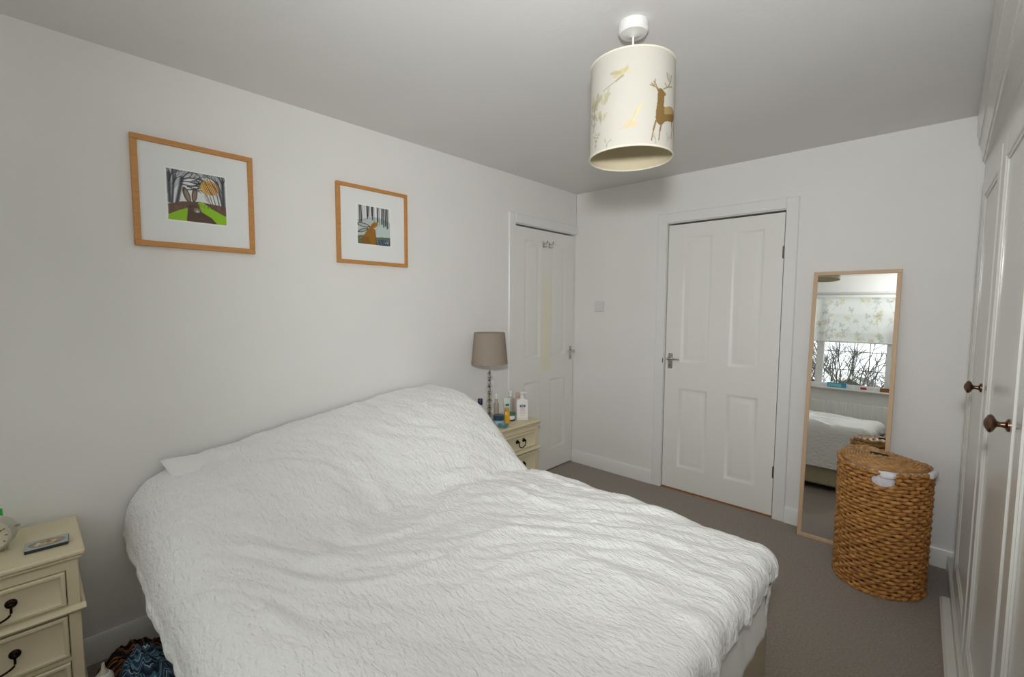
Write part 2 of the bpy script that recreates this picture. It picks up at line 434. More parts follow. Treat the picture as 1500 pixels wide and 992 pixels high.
for k in range(3):
    a, b = edges[2*k], edges[2*k+1]
    pn = MB().box(a, b, YW-0.092, YW-0.088, WZ0+0.055, WZ1-0.055).build('window_pane', M['pane'], win)
    n = max(2, round((b-a)/0.16))
    for i in range(1, n):
        x = a+(b-a)*i/n; MB().box(x-0.004, x+0.004, YW-0.096, YW-0.084, WZ0+0.055, WZ1-0.055).build('glazing_bar', M['lead'], pn)
    for z in (1.13, 1.37, 1.61, 1.85):
        MB().box(a, b, YW-0.096, YW-0.084, z-0.004, z+0.004).build('glazing_bar', M['lead'], pn)
MB().box(WX0-0.04, WX1+0.04, YW-0.06, YW+0.06, WZ0-0.025, WZ0+0.001, 0.006).build('window_sill', M['upvc'], win)

# ================================================================== BED
bed = thing('divan_bed', 'double divan bed with a beige cloth base, head end against the left wall', 'bed', (1.0, -2.285, 0))
b = MB().box(-0.97, -0.005, -0.655, 0.655, 0.05, 0.316, 0.012); b.build('base_half', M['divan'], bed)
b = MB().box(0.005, 0.962, -0.655, 0.655, 0.05, 0.316, 0.012); b.build('base_half', M['divan'], bed)
for sx in (-0.85, 0.85):
    for sy in (-0.55, 0.55):
        MB().lathe([(0.02, 0), (0.026, 0.004), (0.026, 0.04), (0.018, 0.051)], 14, (sx, sy, 0)).build('castor', M['blackp'], bed)
# mattress with soft sides and a loose white sheet
nx, ny = 61, 49
def mattress():
    mb = MB(); prof = [(-0.004, 0.3175), (0.008, 0.318), (0.012, 0.322), (0.012, 0.34), (0.010, 0.37), (0.008, 0.40), (0.006, 0.45), (0.004, 0.50), (-0.012, 0.535), (-0.04, 0.552), (-0.10, 0.556)]
    per = []
    x0, x1, y0, y1, r = -0.965, 0.958, -0.655, 0.655, 0.07
    def rr(ins):
        out = []
        for (cx, cy, a0) in ((x1-r, y1-r, 0), (x0+r, y1-r, 90), (x0+r, y0+r, 180), (x1-r, y0+r, 270)):
            for k in range(9):
                a = R(a0+90*k/8); out.append((cx+(r+ins)*math.cos(a), cy+(r+ins)*math.sin(a)))
        # densify straight runs
        res = []
        for i in range(len(out)):
            p, q = out[i], out[(i+1) % len(out)]; L = math.hypot(q[0]-p[0], q[1]-p[1]); n = max(1, int(L/0.03))
            for k in range(n): res.append((p[0]+(q[0]-p[0])*k/n, p[1]+(q[1]-p[1])*k/n))
        return res
    base = rr(0); n = len(base); vs = []; fs = []
    cxy = np.array(base)
    for j, (ins, z) in enumerate(prof):
        for i, (x, y) in enumerate(base):
            nrm = Vector((x/0.97, y/0.66, 0)); l = max(abs(x)/0.965, abs(y)/0.655)
            # loose folds of the sheet
            wv = 0.0025*math.sin(38*(x+y)+3*math.sin(7*(x-y)))*(1 if 1 < j < 8 else 0)
            sx_ = (1+(ins+wv)/0.965); sy_ = (1+(ins+wv)/0.655)
            vs.append((x*sx_, y*sy_, z))
        if j:
            for i in range(n):
                k = (i+1) % n; fs.append(((j-1)*n+i, (j-1)*n+k, j*n+k, j*n+i))
    fs.append(tuple((len(prof)-1)*n+i for i in range(n))); fs.append(tuple(range(n))[::-1])
    return mb.add(vs, fs)
mt = mattress().build('mattress', M['linen'], None, (1.0, -2.285, 0), sharp=60)
tag(mt, 'thick mattress in a loose white sheet, showing under the duvet hem at the foot', 'mattress')

# ---- duvet
M['duvet'] = mat('crinkled_white_cotton', 'f3f3f1', 0.9, sheen=0.15)
def duvet_bump(m):
    nt = m.node_tree; b = nt.nodes['Principled BSDF']; tc = nt.nodes.new('ShaderNodeTexCoord')
    def nz(scale, stretch, rot=0.0, dist=0.0):
        mp = nt.nodes.new('ShaderNodeMapping'); mp.inputs['Scale'].default_value = stretch; mp.inputs['Rotation'].default_value = (0, 0, rot)
        n = nt.nodes.new('ShaderNodeTexNoise'); n.inputs['Scale'].default_value = scale; n.inputs['Detail'].default_value = 2.5
        n.inputs['Distortion'].default_value = dist
        nt.links.new(tc.outputs['Object'], mp.inputs[0]); nt.links.new(mp.outputs[0], n.inputs['Vector']); return n.outputs['Fac']
    def ad(a, b, wa, wb):
        x = nt.nodes.new('ShaderNodeMath'); x.operation = 'MULTIPLY'; x.inputs[1].default_value = wa; nt.links.new(a, x.inputs[0])
        y = nt.nodes.new('ShaderNodeMath'); y.operation = 'MULTIPLY_ADD'; y.inputs[1].default_value = wb; nt.links.new(b, y.inputs[0]); nt.links.new(x.outputs[0], y.inputs[2])
        return y.outputs[0]
    f = ad(nz(30, (1.0, 2.4, 1.6), 0.6, 0.4), nz(75, (1.0, 1.8, 1.0), 0.4, 0.4), 1.0, 0.45)
    bp = nt.nodes.new('ShaderNodeBump'); bp.inputs['Distance'].default_value = 0.0082; bp.inputs['Strength'].default_value = 1.0
    nt.links.new(f, bp.inputs['Height']); nt.links.new(bp.outputs[0], b.inputs['Normal'])
duvet_bump(M['duvet'])
BX1, BY0, BY1, ZT = 1.915, -2.945, -1.66, 0.585
def mound(x, y):
    g1 = np.interp(x, [0, .11, .22, .334, .42, .508, .616, .70, .78, .86], [1.0, 0.995, 0.90, 0.77, 0.64, 0.49, 0.27, 0.12, 0.03, 0])
    g2 = np.interp(x, [0, .11, .21, .33, .423, .508, .589, .693, .80, .87], [1.0, 1.0, 0.99, 0.93, 0.85, 0.73, 0.58, 0.34, 0.08, 0])
    k = sstep(-2.5, -1.75, y); g = g1*(1-k)+g2*k
    p = np.interp(y, [-3.1, -2.94, -2.88, -2.80, -2.635, -2.45, -2.15, -1.84, -1.64, -1.52, -1.45], [.05, .112, .128, .150, .175, .205, .25, .285, .305, .31, .25])
    return g*p
def duvet():
    nb, na = 300, 300
    eN, eF, eH = 0.30, 0.42, 0.115
    b_ = np.linspace(BY1+eF, BY0-eN, nb)[:, None]*np.ones((1, na))
    a_ = np.linspace(0.022, 1.0, na)[None, :]*np.ones((nb, 1))
    # ragged hems
    yy = b_[:, :1]
    hem = eH + 0.030*noise2(yy*5+3.3, yy*0+1.5) + 0.035*np.exp(-((yy+1.91)/0.035)**2) + 0.015*noise2(yy*17, yy*0+7.7)
    hem = hem + 0.02*sstep(-2.2, -2.9, yy)
    L = BX1+hem
    a_ = 0.022+(L-0.022)*(a_-0.022)/(1-0.022)
    ex = np.maximum(0, a_-BX1); n = np.maximum(0, BY0-b_); f = np.maximum(0, b_-BY1)
    s = n+f
    e = np.hypot(ex, s)+1e-9
    nearw = n/np.maximum(s+1e-9, 1e-9)
    wy = s/e                                     # how much the overhang is sideways
    rr = 0.055 + wy*(nearw*0.065+(1-nearw)*0.02)
    q = rr*np.pi/2
    th = np.minimum(e, q)/rr
    out = rr*np.sin(th); drop = rr*(1-np.cos(th))
    rest = np.maximum(0, e-q)
    drop = drop+rest
    bul = wy*nearw*(0.016*np.sin(np.clip(rest/0.08, 0, 1)*np.pi)-0.105*sstep(0.01, 0.10, rest))
    out = out+bul
    dx = ex/e; dy = np.where(n > 0, -1.0, 1.0)*s/e
    x = np.minimum(a_, BX1)+dx*out
    y = np.clip(b_, BY0, BY1)+dy*out
    pil = mound(a_, -1.6+0*b_)/0.30
    y = y+0.055*pil*sstep(-1.95, -1.62, b_)
    edge = np.where(e > 1e-6, np.clip(drop/0.3, 0, 1), 0)
    z = ZT-drop
    # pillows under the head end
    z = z+mound(a_, b_+0*a_)*(1-sstep(0.0, 0.30, drop))
    # long soft folds across the top
    u_ = (a_*0.80+b_*0.60); v_ = (-a_*0.60+b_*0.80)
    warp = 0.25*noise2(a_*1.6+5, b_*1.6+2)
    fold = noise2(u_*1.3+3.1, v_*4.2+warp*4+1.7)
    ridge = (1-np.abs(noise2(u_*1.1+8.0, v_*3.4+warp*6+9.3))*2.2)
    ridge = np.clip(ridge, 0, 1)**3
    puff = noise2(a_*1.9+1.2, b_*2.1+4.4)
    small = noise2(u_*5+2.2, v_*15+warp*8)
    small2 = noise2(u_*11+7.7, v_*24+warp*10)
    topw = (1-sstep(0.0, 0.2, drop))
    body = sstep(0.05, 0.5, a_)
    amp = 0.35+0.65*sstep(0.45, 0.9, a_)
    foot = 1-0.55*sstep(1.2, 1.8, a_)
    dz = (0.018*puff*body+0.017*fold*amp*foot+0.0115*ridge*amp*foot+0.007*small+0.0035*small2)
    z = z+dz*topw+0.004*np.clip(noise2(a_*30, b_*30), -1, 1)*0.3
    # a dent between the pillows and the body of the duvet
    crease = np.exp(-((a_-0.80-0.10*noise2(b_*3, b_*0+2.0)-0.05*(b_+2.3))/0.035)**2)*sstep(-2.6, -1.7, b_)
    z = z-0.020*crease*topw
    # hanging folds on the near side, far side and foot
    hang = sstep(0.03, 0.25, drop)
    vf = noise2(a_*7+1.1, drop*1.5+3.0)*0.020+noise2(a_*17+4, drop*3)*0.012
    y = y-hang*wy*np.where(n > 0, 1.0, -0.5)*vf
    hf = sstep(0.01, 0.06, drop)*(1-wy)
    x = x+hf*(0.012*noise2(b_*12, a_*3)+0.006*noise2(b_*30, a_*5))
    x = np.maximum(x, 0.02)
    return np.stack([x, y, z], -1)
DP = duvet()
dv = MB().grid(DP).build('duvet', M['duvet'], None, sharp=180, fix=False)
sm = dv.modifiers.new('thickness', 'SOLIDIFY'); sm.thickness = 0.012; sm.offset = -1
tag(dv, 'large crinkled white duvet spread over the whole bed and the pillows', 'duvet')

def pillow(name, label, y0, y1, p0, p1, th, group):
    """p0/p1 = (x,z) of the lower and the upper long edge"""
    nu, nv = 37, 25; vs = []; fs = []
    d = Vector((p1[0]-p0[0], 0, p1[1]-p0[1])); nrm = Vector((-d.z, 0, d.x)).normalized()
    if nrm.z < 0: nrm = -nrm
    c = Vector(((p0[0]+p1[0])/2, (y0+y1)/2, (p0[1]+p1[1])/2))
    for sd in (1, -1):
        for j in range(nv):
            for i in range(nu):
                u = -1+2*i/(nu-1); v = -1+2*j/(nv-1)
                # pinched rectangle: sides pull in between the corners
                pu = u*(1-0.07*(1-v*v)*abs(u)**2); pv = v*(1-0.09*(1-u*u)*abs(v)**2)
                h = max(0, (1-abs(u)**2.6))**0.55*max(0, (1-abs(v)**2.6))**0.55
                wr = 0.004*math.sin(9*u+4*v)*h
                p = Vector((0, pu*(y1-y0)/2, 0))+d*(pv/2)+nrm*(sd*(th/2*h+0.002)+wr)
                vs.append(p)
    for sd in range(2):
        k = sd*nu*nv
        for j in range(nv-1):
            for i in range(nu-1):
                q = (k+j*nu+i, k+j*nu+i+1, k+(j+1)*nu+i+1, k+(j+1)*nu+i); fs.append(q if sd == 0 else q[::-1])
    B = [i for i in range(nu)]+[j*nu+nu-1 for j in range(1, nv)]+[(nv-1)*nu+i for i in range(nu-2, -1, -1)]+[j*nu for j in range(nv-2, 0, -1)]
    for i in range(len(B)):
        a, b2 = B[i], B[(i+1) % len(B)]; fs.append((a, b2, b2+nu*nv, a+nu*nv))
    o = MB().add(vs, fs).build(name, M['linen'], None, c, sharp=180)
    return tag(o, label, 'pillow', group)
pillow('pillow', 'white pillow with one corner poking out against the wall, nearer the left cabinet', -2.955, -2.30, (0.42, 0.592), (0.026, 0.752), 0.06, 'pillows under the duvet')
pillow('pillow', 'white pillow almost hidden under the duvet peak, on the side by the table lamp', -2.19, -1.58, (0.50, 0.615), (0.028, 0.845), 0.09, 'pillows under the duvet')

# ================================================================== BEDSIDE CABINETS
def bedside(label, loc):
    t = thing('bedside_cabinet', label, 'cabinet', loc, (0, 0, R(90)), 'matching cream bedside cabinets')
    Wd, D = 0.362, 0.325     # carcass
    x0 = -Wd/2
    c = MB()
    c.box(x0, x0+0.018, 0.0, D, 0.05, 0.575); c.box(-x0-0.018, -x0, 0, D, 0.05, 0.575); c.box(x0, -x0, D-0.008, D, 0.05, 0.575)
    c.box(x0+0.018, -x0-0.018, 0.0, D-0.008, 0.05, 0.07)
    # face frame
    for sx in (x0, -x0-0.03): c.box(sx, sx+0.03, -0.004, 0.016, 0.05, 0.578, 0.002)
    for (z0, z1) in ((0.05, 0.085), (0.243, 0.258), (0.398, 0.43), (0.545, 0.578)): c.box(x0+0.028, -x0-0.028, -0.003, 0.015, z0, z1)
    c.build('carcass', M['cream'], t)
    # dark sheet behind the drawers, coloured as the shade in their gaps
    MB().box(x0+0.016, -x0-0.016, 0.016, 0.02, 0.07, 0.575).build('gap_backing', M['gap'], t)
    tp = MB()
    for (z0, z1, o, bv) in ((0.588, 0.605, 0.0165, 0.005), (0.577, 0.589, 0.010, 0.004)):
        tp.box(x0-o, -x0+o, -0.004-o, D, z0, z1, bv)
    tp.build('top', M['cream'], t)
    ml = MB(); ml.prism([(-0.004, 0.402), (-0.014, 0.404), (-0.020, 0.412), (-0.014, 0.420), (-0.004, 0.424)], x0-0.012, -x0+0.012, 'yz')
    ml.box(x0-0.012, x0+0.001, -0.004, D, 0.402, 0.424, 0.004); ml.box(-x0-0.001, -x0+0.012, -0.004, D, 0.402, 0.424, 0.004)
    ml.build('moulding', M['cream'], t)
    pb = MB(); pb.box(x0-0.014, -x0+0.014, -0.016, D, 0.0, 0.05, 0.004); pb.box(x0-0.008, -x0+0.008, -0.010, D, 0.048, 0.062, 0.004)
    pb.build('plinth', M['cream'], t)
    for (z0, z1) in ((0.431, 0.544), (0.259, 0.397), (0.086, 0.242)):
        a0, a1 = x0+0.032, -x0-0.032
        d = MB(); d.box(a0, a1, 0.002, 0.016, z0+0.002, z1-0.002)
        # raised bead round a sunk field
        vs = []; fs = []
        for (ins, y) in ((0, 0.002), (0.0, -0.008), (0.003, -0.011), (0.010, -0.011), (0.014, -0.006), (0.022, -0.003), (0.026, -0.0005)):
            vs += [(a0+ins, y, z0+0.002+ins), (a1-ins, y, z0+0.002+ins), (a1-ins, y, z1-0.002-ins), (a0+ins, y, z1-0.002-ins)]
        for j in range(6):
            for i in range(4): fs.append((j*4+i, j*4+(i+1) % 4, j*4+4+(i+1) % 4, j*4+4+i))
        fs.append((24, 25, 26, 27)); d.add(vs, fs)
        dr = d.build('drawer', M['cream'], t, sharp=40)
        zc = (z0+z1)/2+0.005
        h = MB()
        for sx in (-0.032, 0.032):
            h.lathe([(0.0125, -0.001), (0.0125, 0.003), (0.008, 0.006), (0.005, 0.018), (0.006, 0.021), (0.003, 0.024)][::-1], 16, (sx, 0, zc), 'y', sx=1.0, sy=1.0) if False else None
            vs2 = [(0.014, 0), (0.013, -0.004), (0.008, -0.007), (0.0055, -0.014), (0.0065, -0.019), (0.003, -0.022)]
            h.lathe([(r, y-0.0005) for (r, y) in vs2], 16, (sx, 0, zc), 'y')
        pts = []
        for k in range(17):
            a = math.pi*k/16; xx = 0.032*math.cos(a); dz = -0.006-0.030*math.sin(a)**0.7-0.006*(1-abs(math.cos(a)))
            pts.append((xx*(1.0+0.12*math.sin(a*2)**2), -0.019, zc+dz+0.006*(abs(math.cos(a)) > 0.98)))
        h.tube(pts, 0.0032, 8); h.build('drop_handle', M['bronze'], dr)
    return t
NS1 = bedside('cream bedside cabinet cut off by the left edge, with clock and coaster on top', (0.345, -3.404, 0))
NS2 = bedside('cream bedside cabinet between the bed and the corner door, crowded with bottles', (0.345, -1.092, 0))

# ---- on the left cabinet
ZC = 0.6052
t = thing('alarm_clock', 'round cream alarm clock on the left bedside cabinet', 'clock', (0.20, -3.408, ZC), (0, 0, R(68)))
M['clockbody'] = mat('clock_enamel', 'b9b6a4', 0.35); M['dial'] = mat('clock_dial', 'd9d2ba', 0.5)
MB().lathe([(0.040, 0.045), (0.048, 0.04), (0.050, 0.03), (0.050, -0.005), (0.052, -0.01), (0.047, -0.016), (0.045, -0.008)], 36, (0, 0, 0.058), 'y', cap=False).build('case', M['clockbody'], t)
MB().lathe([(0.047, -0.008), (0.047, 0.04)], 36, (0, 0, 0.058), 'y').build('dial', M['dial'], t)
hd = MB()
for k in range(12):
    a = R(30*k); r1, r2 = 0.036, 0.042
    hd.tube([(r1*math.sin(a), -0.009, 0.058+r1*math.cos(a)), (r2*math.sin(a), -0.009, 0.058+r2*math.cos(a))], 0.0012, 5)
for (a, l, r) in ((R(60), 0.034, 0.0016), (R(-20), 0.024, 0.002)):
    hd.tube([(-0.006*math.sin(a), -0.011, 0.058-0.006*math.cos(a)), (l*math.sin(a), -0.011, 0.058+l*math.cos(a))], r, 6)
hd.build('hands', M['bronze'], t)
for sx in (-0.03, 0.03):
    MB().tube([(sx, 0.015, 0.02), (sx*1.15, 0.012, 0.0)], [0.005, 0.004], 8).build('foot', M['clockbody'], t)
wk = MB().tube([(0.049, 0.018, 0.072), (0.06, 0.018, 0.075)], [0.003, 0.005], 8); wk.build('winder', M['chrome'], t)

M['green'] = mat('bright_green_plastic', '25b53a', 0.3)
t = thing('bottle', 'small bottle with bright green cap behind the alarm clock', 'bottle', (0.075, -3.40, ZC))
MB().lathe([(0.02, 0), (0.022, 0.004), (0.022, 0.05), (0.012, 0.056), (0.012, 0.06)], 20).build('bottle_body', mat('pale_green_plastic', '9fce9c', 0.3), t)
MB().lathe([(0.016, 0.058), (0.017, 0.06), (0.016, 0.098), (0.012, 0.101)], 20).build('cap', M['green'], t)

t = thing('coaster', 'thin rectangular coaster with a flower picture on the left bedside cabinet', 'coaster', (0.250, -3.288, ZC), (0, 0, R(90-3)))
MB().box(-0.05, 0.05, -0.038, 0.038, 0, 0.010, 0.0025).build('cork_base', mat('dark_cork', '2b3034', 0.6), t)
gx = np.linspace(-0.049, 0.049, 110); gy = np.linspace(-0.037, 0.037, 84)
GX, GY = np.meshgrid(gx, gy); Pg = np.stack([GX, GY, np.full_like(GX, 0.0104)], -1)
o = MB().grid(Pg).build('picture', M['print'], t)
P2 = np.stack([GX.ravel(), GY.ravel()], 1)
sh = [('ell', 0, 0, 0.043, 0.027, 0, '8d7d5a', 0.9), ('ell', 0, 0, 0.036, 0.02, 0, 'b8a888', 0.8)]
for k in range(26):
    a = rng.uniform(0, 6.28); r = rng.uniform(0, 1)**0.5
    sh.append(('ell', 0.034*r*math.cos(a), 0.018*r*math.sin(a), rng.uniform(0.003, 0.008), rng.uniform(0.003, 0.006), a,
               ['b86a62', 'c98f80', '7b7a4a', 'd8cdb4', '94603f', 'e0d8c8'][k % 6], 0.85))
set_ink(o, paint(P2, 'a9b6b4', sh))

# ---- table lamp on the far cabinet
t = thing('table_lamp', 'table lamp with taupe drum shade on a stem of clear glass balls', 'lamp', (0.155, -1.195, ZC))
MB().lathe([(0.05, 0), (0.052, 0.004), (0.05, 0.012), (0.02, 0.018), (0.012, 0.024)], 28).build('lamp_base', M['clear'], t)
for k in range(7):
    z = 0.045+k*0.046; r = 0.021 if k % 2 == 0 else 0.017
    MB().lathe([(r*math.cos(a), z+r*math.sin(a)) for a in np.linspace(-1.35, 1.35, 11)], 20).build('glass_ball', M['clear'], t)
st = MB(); st.lathe([(0.005, 0.02), (0.005, 0.45)], 10)
for k in range(8): st.lathe([(0.009, 0.019+k*0.046), (0.009, 0.025+k*0.046)], 14)
st.build('stem', M['chrome'], t)
zs0, zs1 = 1.003-ZC, 1.210-ZC
MB().lathe([(0.122, zs0), (0.103, zs1), (0.1015, zs1), (0.1205, zs0), (0.122, zs0)], 48, cap=False).build('lamp_shade', M['taupe'], t)
rg = MB()
for k in range(3):
    a = R(120*k); rg.tube([(0.006*math.cos(a), 0.006*math.sin(a), zs1-0.02), (0.102*math.cos(a), 0.102*math.sin(a), zs1-0.006)], 0.0015, 6)
rg.build('shade_carrier', M['chrome'], t)

# ---- toiletries on the far cabinet
def bottle(label, loc, prof, m, cap=None, capm=None, cat='bottle', name='bottle', sx=1.0, sy=1.0, rot=0.0, grp='toiletries beside the table lamp'):
    t = thing(name, label, cat, (loc[0], loc[1], ZC), (0, 0, rot), grp)
    b = MB().lathe(prof, 24, sx=sx, sy=sy).build('bottle_body', m, t)
    if cap: MB().lathe(cap, 20).build('cap', capm, t)
    return t
M['navy'] = mat('navy_plastic', '1d2a4c', 0.35); M['teal'] = mat('teal_plastic', '5f8e99', 0.3); M['yellow'] = mat('yellow_plastic', 'e0a81c', 0.35)
M['pink'] = mat('pinkish_plastic', 'c9a69a', 0.4); M['pgreen'] = mat('label_green', '3f7a62', 0.5); M['brown'] = mat('brown_plastic', '7a5c48', 0.4)
# white lotion pump bottle
t = thing('lotion_bottle', 'tall white lotion bottle with pump top and navy label, right front of the far cabinet', 'bottle', (0.262, -0.985, ZC), (0, 0, R(52)), 'toiletries beside the table lamp')
def rrect(w_, d_, n=4): 
    o = []; r = min(w_, d_)*0.35
    for (cx, cy, a0) in ((w_-r, d_-r, 0), (-w_+r, d_-r, 90), (-w_+r, -d_+r, 180), (w_-r, -d_+r, 270)):
        for k in range(n+1): a = R(a0+90*k/n); o.append((cx+r*math.cos(a), cy+r*math.sin(a)))
    return o
def loft(secs):
    mb = MB(); n = len(secs[0][0]); vs = []; fs = []
    for (o, z) in secs: vs += [(x, y, z) for (x, y) in o]
    for j in range(len(secs)-1):
        for i in range(n): k = (i+1) % n; fs.append((j*n+i, j*n+k, (j+1)*n+k, (j+1)*n+i))
    fs.append(tuple(range(n))[::-1]); fs.append(tuple((len(secs)-1)*n+i for i in range(n)))
    return mb.add(vs, fs)
bb = loft([(rrect(0.040, 0.022), 0), (rrect(0.042, 0.024), 0.004), (rrect(0.042, 0.024), 0.125), (rrect(0.038, 0.021), 0.138), (rrect(0.018, 0.014), 0.146), (rrect(0.013, 0.013), 0.148), (rrect(0.013, 0.013), 0.156)]).build('bottle_body', M['whitep'], t)
pm = MB().lathe([(0.014, 0.156), (0.014, 0.166), (0.006, 0.168), (0.006, 0.182)], 18); pm.box(-0.013, 0.030, -0.009, 0.009, 0.182, 0.192, 0.003); pm.build('pump', M['whitep'], t)
gx = np.linspace(-0.034, 0.034, 100); gz = np.linspace(0.02, 0.122, 150); GX, GZ = np.meshgrid(gx, gz)
o = MB().grid(np.stack([GX, np.full_like(GX, -0.0244), GZ], -1)).build('front_label', M['print'], t)
P2 = np.stack([GX.ravel(), GZ.ravel()], 1)
sh = [('line', [(-0.012, 0.098), (0.012, 0.098)], 0.017, '2b3766', 1.0)]
for (z, l, c) in ((0.082, 0.014, 'c98a8a'), (0.074, 0.018, 'd89a98'), (0.067, 0.016, 'd89a98'), (0.060, 0.017, 'dca6a2'), (0.050, 0.019, 'd8a09c'), (0.043, 0.015, 'dcb0ac'), (0.034, 0.017, 'dcb4b0')):
    sh.append(('line', [(-l, z), (l, z)], 0.0032, c, 0.8))
set_ink(o, paint(P2, 'ececea', sh))
tcu = bpy.data.curves.new('lettering', 'FONT'); tcu.body = 'E45'; tcu.size = 0.015; tcu.align_x = 'CENTER'; tcu.align_y = 'CENTER'; tcu.extrude = 0.0003
to = bpy.data.objects.new('tmp', tcu); COL.objects.link(to)
dg = bpy.context.evaluated_depsgraph_get(); me = bpy.data.meshes.new_from_object(to.evaluated_get(dg)); bpy.data.objects.remove(to)
me.materials.clear(); me.materials.append(M['whitep'])
lo = bpy.data.objects.new('lettering', me); COL.objects.link(lo); lo.parent = t; lo.location = (0, -0.0248, 0.098); lo.rotation_euler = (R(90), 0, 0)

t = thing('tube', 'bright yellow tube standing at the front of the far cabinet', 'tube', (0.262, -1.135, ZC), (0, 0, R(50)), 'toiletries beside the table lamp')
loft([(rrect(0.016, 0.013), 0), (rrect(0.017, 0.014), 0.004), (rrect(0.017, 0.014), 0.075), (rrect(0.014, 0.012), 0.08)]).build('tube_body', M['yellow'], t)
MB().lathe([(0.013, 0.080), (0.013, 0.103), (0.011, 0.106)], 16).build('cap', mat('amber_cap', 'c99327', 0.35), t)
t = thing('jar', 'small white jar with green lid beside the lotion bottle', 'jar', (0.222, -1.058, ZC), (0, 0, 0), 'toiletries beside the table lamp')
MB().lathe([(0.026, 0), (0.029, 0.003), (0.030, 0.03), (0.028, 0.036)], 24).build('jar_body', M['whitep'], t)
MB().lathe([(0.031, 0.036), (0.031, 0.05), (0.028, 0.053)], 24).build('lid', M['pgreen'], t)
MB().lathe([(0.031, 0.0), (0.0315, 0.001), (0.0315, 0.009), (0.031, 0.01)], 24, cap=False).build('jar_band', M['navy'], t)
t = thing('jar', 'squat navy-lidded jar in front of the lamp stem', 'jar', (0.248, -1.200, ZC), (0, 0, 0), 'toiletries beside the table lamp')
MB().lathe([(0.033, 0), (0.036, 0.003), (0.036, 0.03), (0.034, 0.034)], 26).build('jar_body', mat('pale_blue_glass', '9db4bd', 0.25), t)
MB().lathe([(0.037, 0.034), (0.037, 0.062), (0.034, 0.066)], 26).build('lid', mat('dark_teal_lid', '2c4a5e', 0.35), t)
t = thing('dish', 'shallow teal glass dish at the front edge of the far cabinet by the pillow', 'dish', (0.312, -1.222, ZC), (0, 0, 0), 'toiletries beside the table lamp')
MB().lathe([(0.020, 0), (0.028, 0.002), (0.036, 0.02), (0.0345, 0.02), (0.026, 0.004), (0.001, 0.004)], 26, cap=False).build('bowl', M['teal'], t)
t = thing('tube', 'white and green tube standing on its cap behind the jar', 'tube', (0.165, -1.035, ZC), (0, 0, R(55)), 'toiletries beside the table lamp')
MB().lathe([(0.017, 0), (0.018, 0.003), (0.018, 0.028)], 18).build('cap', M['pgreen'], t)
loft([(rrect(0.018, 0.017), 0.028), (rrect(0.021, 0.014), 0.08), (rrect(0.024, 0.004), 0.135), (rrect(0.024, 0.0015), 0.142)]).build('tube_body', mat('pale_green_tube', 'cfdccf', 0.4), t)
MB().box(-0.012, 0.012, -0.0145, -0.0125, 0.088, 0.104).build('tube_mark', M['pgreen'], t)
bottle('pale pink bottle standing behind the white lotion bottle', (0.18, -0.94), [(0.026, 0), (0.028, 0.004), (0.028, 0.12), (0.018, 0.135), (0.012, 0.14)], M['pink'], [(0.015, 0.14), (0.015, 0.165), (0.013, 0.168)], M['pink'])
bottle('clear pump spray bottle hidden behind the lotion bottle', (0.115, -0.945), [(0.022, 0), (0.024, 0.004), (0.024, 0.12), (0.012, 0.135)], mat('smoke_plastic', 'b9bbb6', 0.2), [(0.012, 0.135), (0.012, 0.16), (0.018, 0.162), (0.018, 0.178), (0.006, 0.182)], M['whitep'])
bottle('slim amber perfume bottle with a white top beside the lamp stem', (0.110, -1.085), [(0.016, 0), (0.018, 0.003), (0.018, 0.10), (0.011, 0.112), (0.008, 0.135)], mat('pale_amber_glass', 'd6c8b6', 0.12, trans=0.5), [(0.009, 0.135), (0.009, 0.168), (0.007, 0.172)], M['whitep'])
bottle('white deodorant bottle with navy cap, nearest the pillow', (0.140, -1.266), [(0.018, 0), (0.023, 0.004), (0.023, 0.085), (0.018, 0.11), (0.013, 0.13)], mat('white_grey_plastic', 'cfd4d6', 0.3), [(0.0165, 0.128), (0.0165, 0.165), (0.015, 0.168)], M['navy'])
t = thing('glass_jar', 'little clear glass jar at the back of the far cabinet by the wall', 'jar', (0.06, -1.225, ZC), (0, 0, 0), 'toiletries beside the table lamp')
MB().lathe([(0.02, 0), (0.022, 0.003), (0.022, 0.08), (0.019, 0.09), (0.017, 0.09), (0.02, 0.08), (0.02, 0.006), (0.001, 0.006)], 22, cap=False).build('jar_body', M['clear'], t)
MB().lathe([(0.023, 0.09), (0.023, 0.108), (0.02, 0.11)], 22).build('lid', mat('green_grey_lid', '7c8f88', 0.4), t)
t = thing('pot', 'small brown pot with a pale lid squeezed beside the pillow', 'pot', (0.218, -1.262, ZC), (0, 0, 0), 'toiletries beside the table lamp')
MB().lathe([(0.016, 0), (0.019, 0.006), (0.018, 0.03)], 18).build('pot_body', M['brown'], t)
MB().lathe([(0.019, 0.03), (0.019, 0.044), (0.012, 0.05)], 18).build('lid', mat('blush_lid', 'cbb9ac', 0.4), t)

